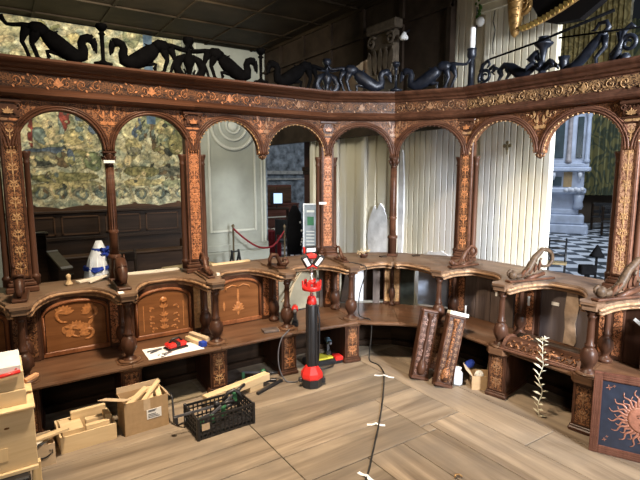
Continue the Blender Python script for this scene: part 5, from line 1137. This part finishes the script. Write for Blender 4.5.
t = thing('sideboard', 'dark wooden cabinet desk at the back of the chapel', 'cabinet', (5.95, 12.3, -.02))
mb = MB(); mb.box(0, 1.5, 0, .5, 0, 1.05, bev=.01); mb.box(-.02, 1.52, -.02, .52, 1.05, 1.09, bev=.01); mb.box(.35, 1.4, .25, .5, 1.09, 1.62, bev=.01); mb.build('carcass', wood('desk_brown', (.05, .02, .014), (.13, .05, .035), 'X', rough=.4), t)
mb = MB(); mb.box(.38, .86, .235, .25, 1.13, 1.58); mb.box(.90, 1.37, .235, .25, 1.13, 1.58); mb.build('door', PEW, t)
mb = MB(); mb.box(.05, 1.45, -.012, 0, .70, .73); mb.box(.05, 1.45, -.012, 0, .35, .38); mb.build('shelf_edge', STONEL, t)
t = thing('monitor', 'small glowing computer screen in the chapel', 'monitor', (6.30, 11.55, 1.02), R_(-25))
mb = MB(); mb.box(-.17, .17, 0, .02, .08, .42, bev=.005); mb.box(-.02, .02, .005, .015, 0, .08); mb.build('case', BLKP, t)
mb = MB(); mb.box(-.08, .15, -.003, 0, .12, .39); mb.build('screen', plain('screen', (.3, .4, .5), .3, emit=((.55, .75, 1), 1.2)), t)
t = thing('side_table', 'low table the monitor stands on in the chapel', 'table', (6.30, 11.6, -.02), R_(-25))
mb = MB(); mb.box(-.35, .35, -.2, .3, 1.0, 1.035, bev=.005); mb.build('top', BLACKW, t)
for x in (-.32, .32): mb = MB(); mb.box(x-.02, x+.02, -.18, .28, 0, 1.0); mb.build('leg', BLACKW, t)
t = thing('red_table', 'table covered with a dark red cloth, papers on top, at the chapel entrance', 'table', (5.36, 10.35, -.02), R_(-20))
mb = MB(); mb.box(-.30, .32, -.25, .25, .0, .62, bev=.02)
for k in range(7): mb.tube([(-.27+k*.09, -.255, .02), (-.27+k*.09, -.25, .60)], .012, 5)
mb.build('cloth', DRED, t)
for k, (x, y, a) in enumerate(((-.15, 0, .2), (.02, .05, -.3), (.16, -.08, .5))):
    mb = MB(); mb.box(-.08, .08, -.05, .05, 0, .03, bev=.003); o = tag(mb.build('paper_stack', [WHITE, STONEL, CREAM][k]), ['left', 'middle', 'right'][k]+' stack of papers on the red covered table', 'papers', 'papers on the red table'); o.location = (5.36+x, 10.35+y-.05*x, .602); o.rotation_euler = (0, 0, a)
t = thing('flower_vase', 'white and green flower arrangement at the left of the chapel desk', 'flowers', (6.02, 12.42, 1.07))
mb = MB(); mb.box(.02, .28, -.1, .1, 0, .24, bev=.02); mb.build('pot', WHITE, t)
mb = MB()
for k in range(26): mb.ball((.14+random.uniform(-.16, .16), random.uniform(-.1, .1), .30+random.uniform(0, .5)), random.uniform(.03, .06), 6, 4)
mb.build('foliage', GREENL, t)
def black_chair(lab, x, y, rz, s=1):
    t = thing('black_chair', lab, 'chair', (x, y, -.02), rz)
    for (a, b_, h) in ((-.2, -.2, .45), (.2, -.2, .45), (-.2, .2, .95), (.2, .2, .95)): mb = MB(); mb.tube([(a, b_, 0), (a, b_, h)], .022, 7); mb.build('leg', BLKP, t)
    mb = MB(); mb.box(-.23, .23, -.23, .23, .43, .48, bev=.015); mb.build('seat', BLKP, t)
    mb = MB(); mb.box(-.21, .21, .19, .22, .6, .95, bev=.01); mb.build('backrest', BLKP, t)
black_chair('black chair left of the red covered table', 5.38, 11.1, -.4); black_chair('black chair right of the red covered table', 5.45, 9.45, 1.9)
t = thing('coat_stand', 'black coat with white patches hanging beside the wooden post', 'coat', (5.28, 8.9, -.02))
mb = MB(); mb.tube([(0, 0, .25), (0, 0, .7), (.01, 0, 1.1), (0, 0, 1.28)], [.17, .18, .15, .06], 12, .7); mb.build('coat', plain('black_cloth', (.008, .008, .010), .9), t)
mb = MB()
for k in range(9): mb.ball((random.uniform(.0, .14), -.10, .45+k*.06), .026, 7, 4, sq=(1.2, .3, 1))
mb.build('white_patch', WHITE, t)
mb = MB(); mb.lathe([(.16, 0), (.16, .02), (.02, .04), (.02, 1.30)], 10); mb.build('stand', BLKP, t)
t = thing('notice_board', 'white framed notice on an easel, left of the carved pilaster above the tower lamp', 'notice', (4.765, 7.455, -.02), R_(-38))
mb = MB()
for (x0, x1, z0, z1) in ((-.135, -.115, .55, 1.42), (.115, .135, .55, 1.42), (-.115, .115, .55, .57), (-.115, .115, 1.40, 1.42)): mb.box(x0, x1, -.01, .01, z0, z1)
mb.build('frame', WHITE, t)
mb = MB(); mb.box(-.115, .115, -.004, .004, .57, 1.40); pb = mb.build('poster', plain('poster_grey', (.22, .24, .25), .5, vary=.3, scale=8), t)
mb = MB(); mb.box(-.06, .06, -.007, -.004, 1.02, 1.18); mb.build('green_picture', GREENP, pb)
mb = MB()
for z in (.66, .72, .78, .84, .90): mb.box(-.08, .07, -.007, -.004, z, z+.018)
mb.box(-.07, .07, -.007, -.004, 1.26, 1.30); mb.build('print_lines', STONEL, pb)
for x in (-.10, .10): mb = MB(); mb.tube([(x, .0, 0), (x, .02, .56)], .012, 6); mb.build('leg', STEEL, t)
mb = MB(); mb.tube([(0, .30, 0), (0, .02, 1.1)], .012, 6); mb.build('leg', STEEL, t)

# ------------------------------------------------------------------ nave to the right: altar, wall hanging, benches, chair
t = thing('marble_altar', 'white and blue marble altar with dark slate panels in the distance behind the right arch', 'altar', (15.6, 8.9, -.02), R_(-60))
mb = MB(); mb.box(-1.6, .75, -.3, .6, 0, .30, bev=.03); mb.box(-1.5, .62, -.2, .6, .30, .62, bev=.04); mb.box(-1.5, .45, -.1, .6, .62, .80, bev=.03); mb.build('step', MARB, t)
mb = MB(); mb.box(-1.5, .55, .0, .6, .80, 5.2); mb.build('body', MARB, t)
mb = MB(); mb.box(-1.5, .62, -.28, .1, 1.30, 1.50, bev=.05); mb.box(-1.5, .72, -.2, .1, 2.02, 2.16, bev=.03); mb.box(-1.5, .66, -.14, .1, 2.16, 2.28, bev=.02); mb.box(-1.5, .66, -.18, .1, 4.05, 4.25, bev=.03); mb.build('cornice', MARB, t)
mb = MB(); mb.box(-.05, .20, -.05, 0, 1.52, 2.0); mb.build('ochre_panel', MARBY, t)
mb = MB(); mb.box(-.62, -.10, -.06, 0, 1.55, 1.85); mb.box(-.62, -.10, -.04, 0, 2.45, 3.75, bev=.01); mb.box(.26, .44, -.04, 0, 2.45, 3.75, bev=.01); mb.build('slate_panel', GLASSD, t)
for x in (-.82, .06, .58):
    mb = MB(); mb.lathe([(.10, 2.28), (.10, 2.38), (.075, 2.42), (.065, 3.7), (.09, 3.78), (.12, 3.98), (.12, 4.05)], 14, (x, -.06, 0)); mb.build('column', plain('veined_column', (.40, .36, .36), .3, vary=.3, scale=9) if x == .06 else MARB, t)
mb = MB()
for k in range(6): mb.ball((.05+k*.09, -.30, 1.42+.03*(k % 2)), .075, 8, 5)
for x in (-.35, .42): mb.tube([(x, -.05, 2.0), (x, -.14, 1.9), (x, -.10, 1.75)], [.08, .07, .03], 8)
mb.build('carved_bracket', plain('white_marble', (.75, .77, .82), .3, vary=.06), t)
mb = MB(); mb.lathe([(.12, .8), (.16, .9), (.13, 1.05), (.18, 1.28)], 12, (.42, -.1, 0)); mb.build('baluster', MARB, t)
BROC = carved('brocade', (.34, .31, .14), (.13, .15, .10), scale=1.6, width=.06, sym=False)
mb = MB(); n = 60; mb.sweep([[(18.9+.08*math.sin(k*1.3)+1.5*k/n, 10.6-2.35*k/n+.08*math.sin(k*1.3), z) for z in (1.1, 7.5)]+[(18.9+.08*math.sin(k*1.3)+.05+1.5*k/n, 10.6-2.35*k/n+.05+.08*math.sin(k*1.3), z) for z in (7.5, 1.1)] for k in range(n+1)])
tag(mb.build('wall_hanging', BROC), 'olive and gold brocade hanging in folds right of the marble altar', 'hanging')
mb = MB(); mb.bar((17.0, 14.8, 3.4), (25.5, 1.6, 3.4), .3, 7.0, (0, 0, 1)); struct(mb.build('wall_nave', plain('nave_wall', (.10, .075, .055), .8, vary=.4, scale=1)))
def bench(lab, x, y, rz, L_):
    t = thing('bench', lab, 'bench', (x, y, -.02), rz, 'black benches in the nave')
    mb = MB(); mb.box(0, L_, -.2, .2, .42, .47, bev=.01); mb.build('seat', BLKP, t)
    mb = MB(); mb.box(0, L_, .2, .24, .55, .66, bev=.01); mb.box(0, L_, .2, .24, .80, .92, bev=.01)
    for k in range(int(L_/.25)+1): mb.box(k*.25, k*.25+.05, .2, .235, .47, .85)
    mb.build('backrest', BLKP, t)
    for x_ in (0, L_-.06): mb = MB(); mb.box(x_, x_+.06, -.2, .22, 0, .92, bev=.02); mb.build('end_panel', BLACKW, t)
bench('long black bench on the chequered floor, left one beside the altar steps', 16.1, 7.9, R_(-62), 1.3)
bench('black slatted bench on the chequered floor, right one under the brocade', 17.6, 9.0, R_(-60), 2.2)
t = thing('ladderback_chair', 'small black ladderback chair with straw seat on the chequered floor', 'chair', (6.98, 4.03, -.02), R_(-62))
for x in (-.115, .115):
    mb = MB(); mb.tube([(x, -.14, 0), (x, -.14, .62)], .014, 7); mb.build('leg', BLKP, t)
    mb = MB(); mb.tube([(x, .02, 0), (x, .03, .62), (x, .06, 1.0)], [.014, .016, .012], 7); mb.build('leg', BLKP, t)
for z in (.74, .84, .95):
    mb = MB(); mb.tube([(-.115, .04, z), (0, .055, z+.008), (.115, .04, z)], [.014, .020, .014], 6, .5); mb.build('slat', BLKP, t)
mb = MB(); mb.box(-.15, .14, -.16, .04, .62, .65, bev=.01); mb.build('seat', STRAW, t)
for z in (.2, .42):
    mb = MB(); mb.tube([(-.115, .02, z), (.115, .02, z)], .010, 6); mb.tube([(-.115, -.14, z), (.115, -.14, z)], .010, 6); mb.build('stretcher', BLKP, t)
t = thing('desk_lamp', 'black desk lamp with cone shade standing behind the rail at the right', 'lamp', (5.10, 2.52, -.02), R_(-40))
mb = MB(); mb.lathe([(.09, .0), (.09, .02), (.012, .03), (.012, 1.14)], 10); mb.build('stand', IRON, t)
mb = MB(); mb.lathe([(.075, 1.12), (.055, 1.15), (.018, 1.22), (.008, 1.24)], 14); mb.build('shade', IRON, t)
mb = MB(); mb.box(-.16, -.01, -.05, .05, .93, 1.03, bev=.01); mb.box(-.10, -.06, -.02, .02, 0.02, .93); mb.build('box', IRON, t)
# small cross on the fluted wall and things high on it
mb = MB()
for (x, z) in ((.036, 0), (-.036, 0), (0, .036), (0, -.030)): mb.ball((x, 0, z), .024, 9, 5, sq=(1, .3, 1))
mb.tube([(0, 0, 0), (0, 0, -.10)], [.012, .006], 6); mb.ball((0, 0, 0), .02, 8, 5, sq=(1, .4, 1))
o = tag(mb.build('trefoil_cross', plain('bronze', (.22, .18, .10), .45, .5)), 'small bronze clover cross fixed to the white fluted wall', 'cross'); o.location = (4.94, 3.53, 2.26); o.rotation_euler = (0, 0, R_(-90))
t = thing('gilded_drop', 'tapering gilded carved drop hanging high before the white fluted wall', 'carving', (4.70, 3.34, 3.37), R_(-90))
mb = MB(); mb.lathe([(.01, 0), (.04, .03), (.055, .08), (.07, .16), (.085, .30), (.095, .5), (.095, .8)], 12)
for k in range(9): mb.tube([(.02+.07*min(1, k/5+.3)*math.cos(a), .02*0+.07*min(1, k/5+.3)*math.sin(a)-.02, .06+k*.07) for a in (-2.6, -1.9, -1.57, -1.2, -.5)], .014, 6)
mb.build('carving', GOLDD, t)
t = thing('gilded_gallery', 'curved gilded gallery edge with leaf ornament above the right cornice', 'gallery', (4.70, 3.28, 3.42), R_(-90))
mb = MB(); P_ = [(.02+.62*k/12, .0, .02+.17*(k/12)**1.6) for k in range(13)]
mb.tube(P_, .035, 8); mb.build('moulding', GOLDD, t)
mb = MB()
for k in range(15): u = k/14; leaf(mb, .02+.60*u, .02+.17*u**1.6+.02, .07, .018, -.9, -.03, .02)
mb.build('leaf_row', GOLD, t)
mb = MB(); mb.ball((.0, .05, .26), .10, 12, 7, sq=(1, .5, 1)); mb.tube(spiral(.0, .26, .03, .11, 0, 2, .0, 24), .016, 6); mb.build('rosette', GOLDD, t)
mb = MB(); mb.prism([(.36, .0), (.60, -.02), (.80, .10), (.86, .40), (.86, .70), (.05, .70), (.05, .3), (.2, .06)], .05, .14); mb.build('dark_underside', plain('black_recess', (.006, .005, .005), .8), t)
GB = carved('gold_brocade', (.62, .50, .22), (.30, .24, .10), scale=5, width=.08, sym=False)
mb = MB(); mb.sweep([[(9.0+.05*math.sin(k*1.4), 5.45-1.22*k/60, z) for z in (3.6, 7.0)]+[(9.08+.05*math.sin(k*1.4), 5.45-1.22*k/60, z) for z in (7.0, 3.6)] for k in range(61)])
tag(mb.build('wall_hanging', GB), 'bright gold brocade hanging high behind the right cornice', 'hanging')
mb = MB(); mb.tube([(0, 0, 0), (-.02, 0, -.12), (.015, 0, -.22), (-.01, 0, -.36), (.0, 0, -.48)], .006, 5); o = tag(mb.build('hanging_cable', CORD), 'thin black cable hanging down the white fluted wall near the top', 'cable'); o.location = (4.935, 3.78, 3.80); o.rotation_euler = (0, 0, R_(-90))
t = thing('wall_lamp', 'small round white lamp with green twig high at the edge of the white fluted wall', 'lamp', (4.93, 3.98, 3.72), R_(-90))
mb = MB(); mb.lathe([(.02, -.05), (.05, -.02), (.055, .02), (.03, .05)], 14); mb.build('globe', WHITE, t)
mb = MB()
for k in range(12): mb.ball((random.uniform(-.05, .02), -.02, .06+.03*k), .022, 6, 4)
mb.build('twig', GREENL, t)
t = thing('wall_lamp', 'dim white spotlight on the dark upper wall above the corner', 'lamp', (4.72, 5.05, 3.72), R_(-90))
mb = MB(); mb.lathe([(.05, 0), (.06, .03), (.03, .08), (.01, .10)], 12); mb.build('shade', WHITE, t)
mb = MB(); mb.tube([(0, 0, .08), (0, .1, .14)], .012, 6); mb.build('arm', BLKP, t)
t = thing('carved_capital', 'pale carved capital high in the shadow above the corner', 'capital', (4.80, 5.5, 3.3), R_(-90))
mb = MB(); mb.box(-.32, .32, -.12, .03, .62, .75, bev=.02); mb.box(-.27, .27, -.08, .03, .0, .62, bev=.03)
for f in (-1, 1): mb.tube(spiral(f*.20, .50, .02, .09, 0, 1.4, -.10, 18, f), .022, 6)
for k in range(5): leaf(mb, -.2+k*.1, .05, .34, .05, PI/2+(k-2)*-.08, -.085, .03)
mb.build('block', plain('shaded_stone', (.09, .07, .05), .8, vary=.3), t)  # pale stone given a dark colour that carries the shadow
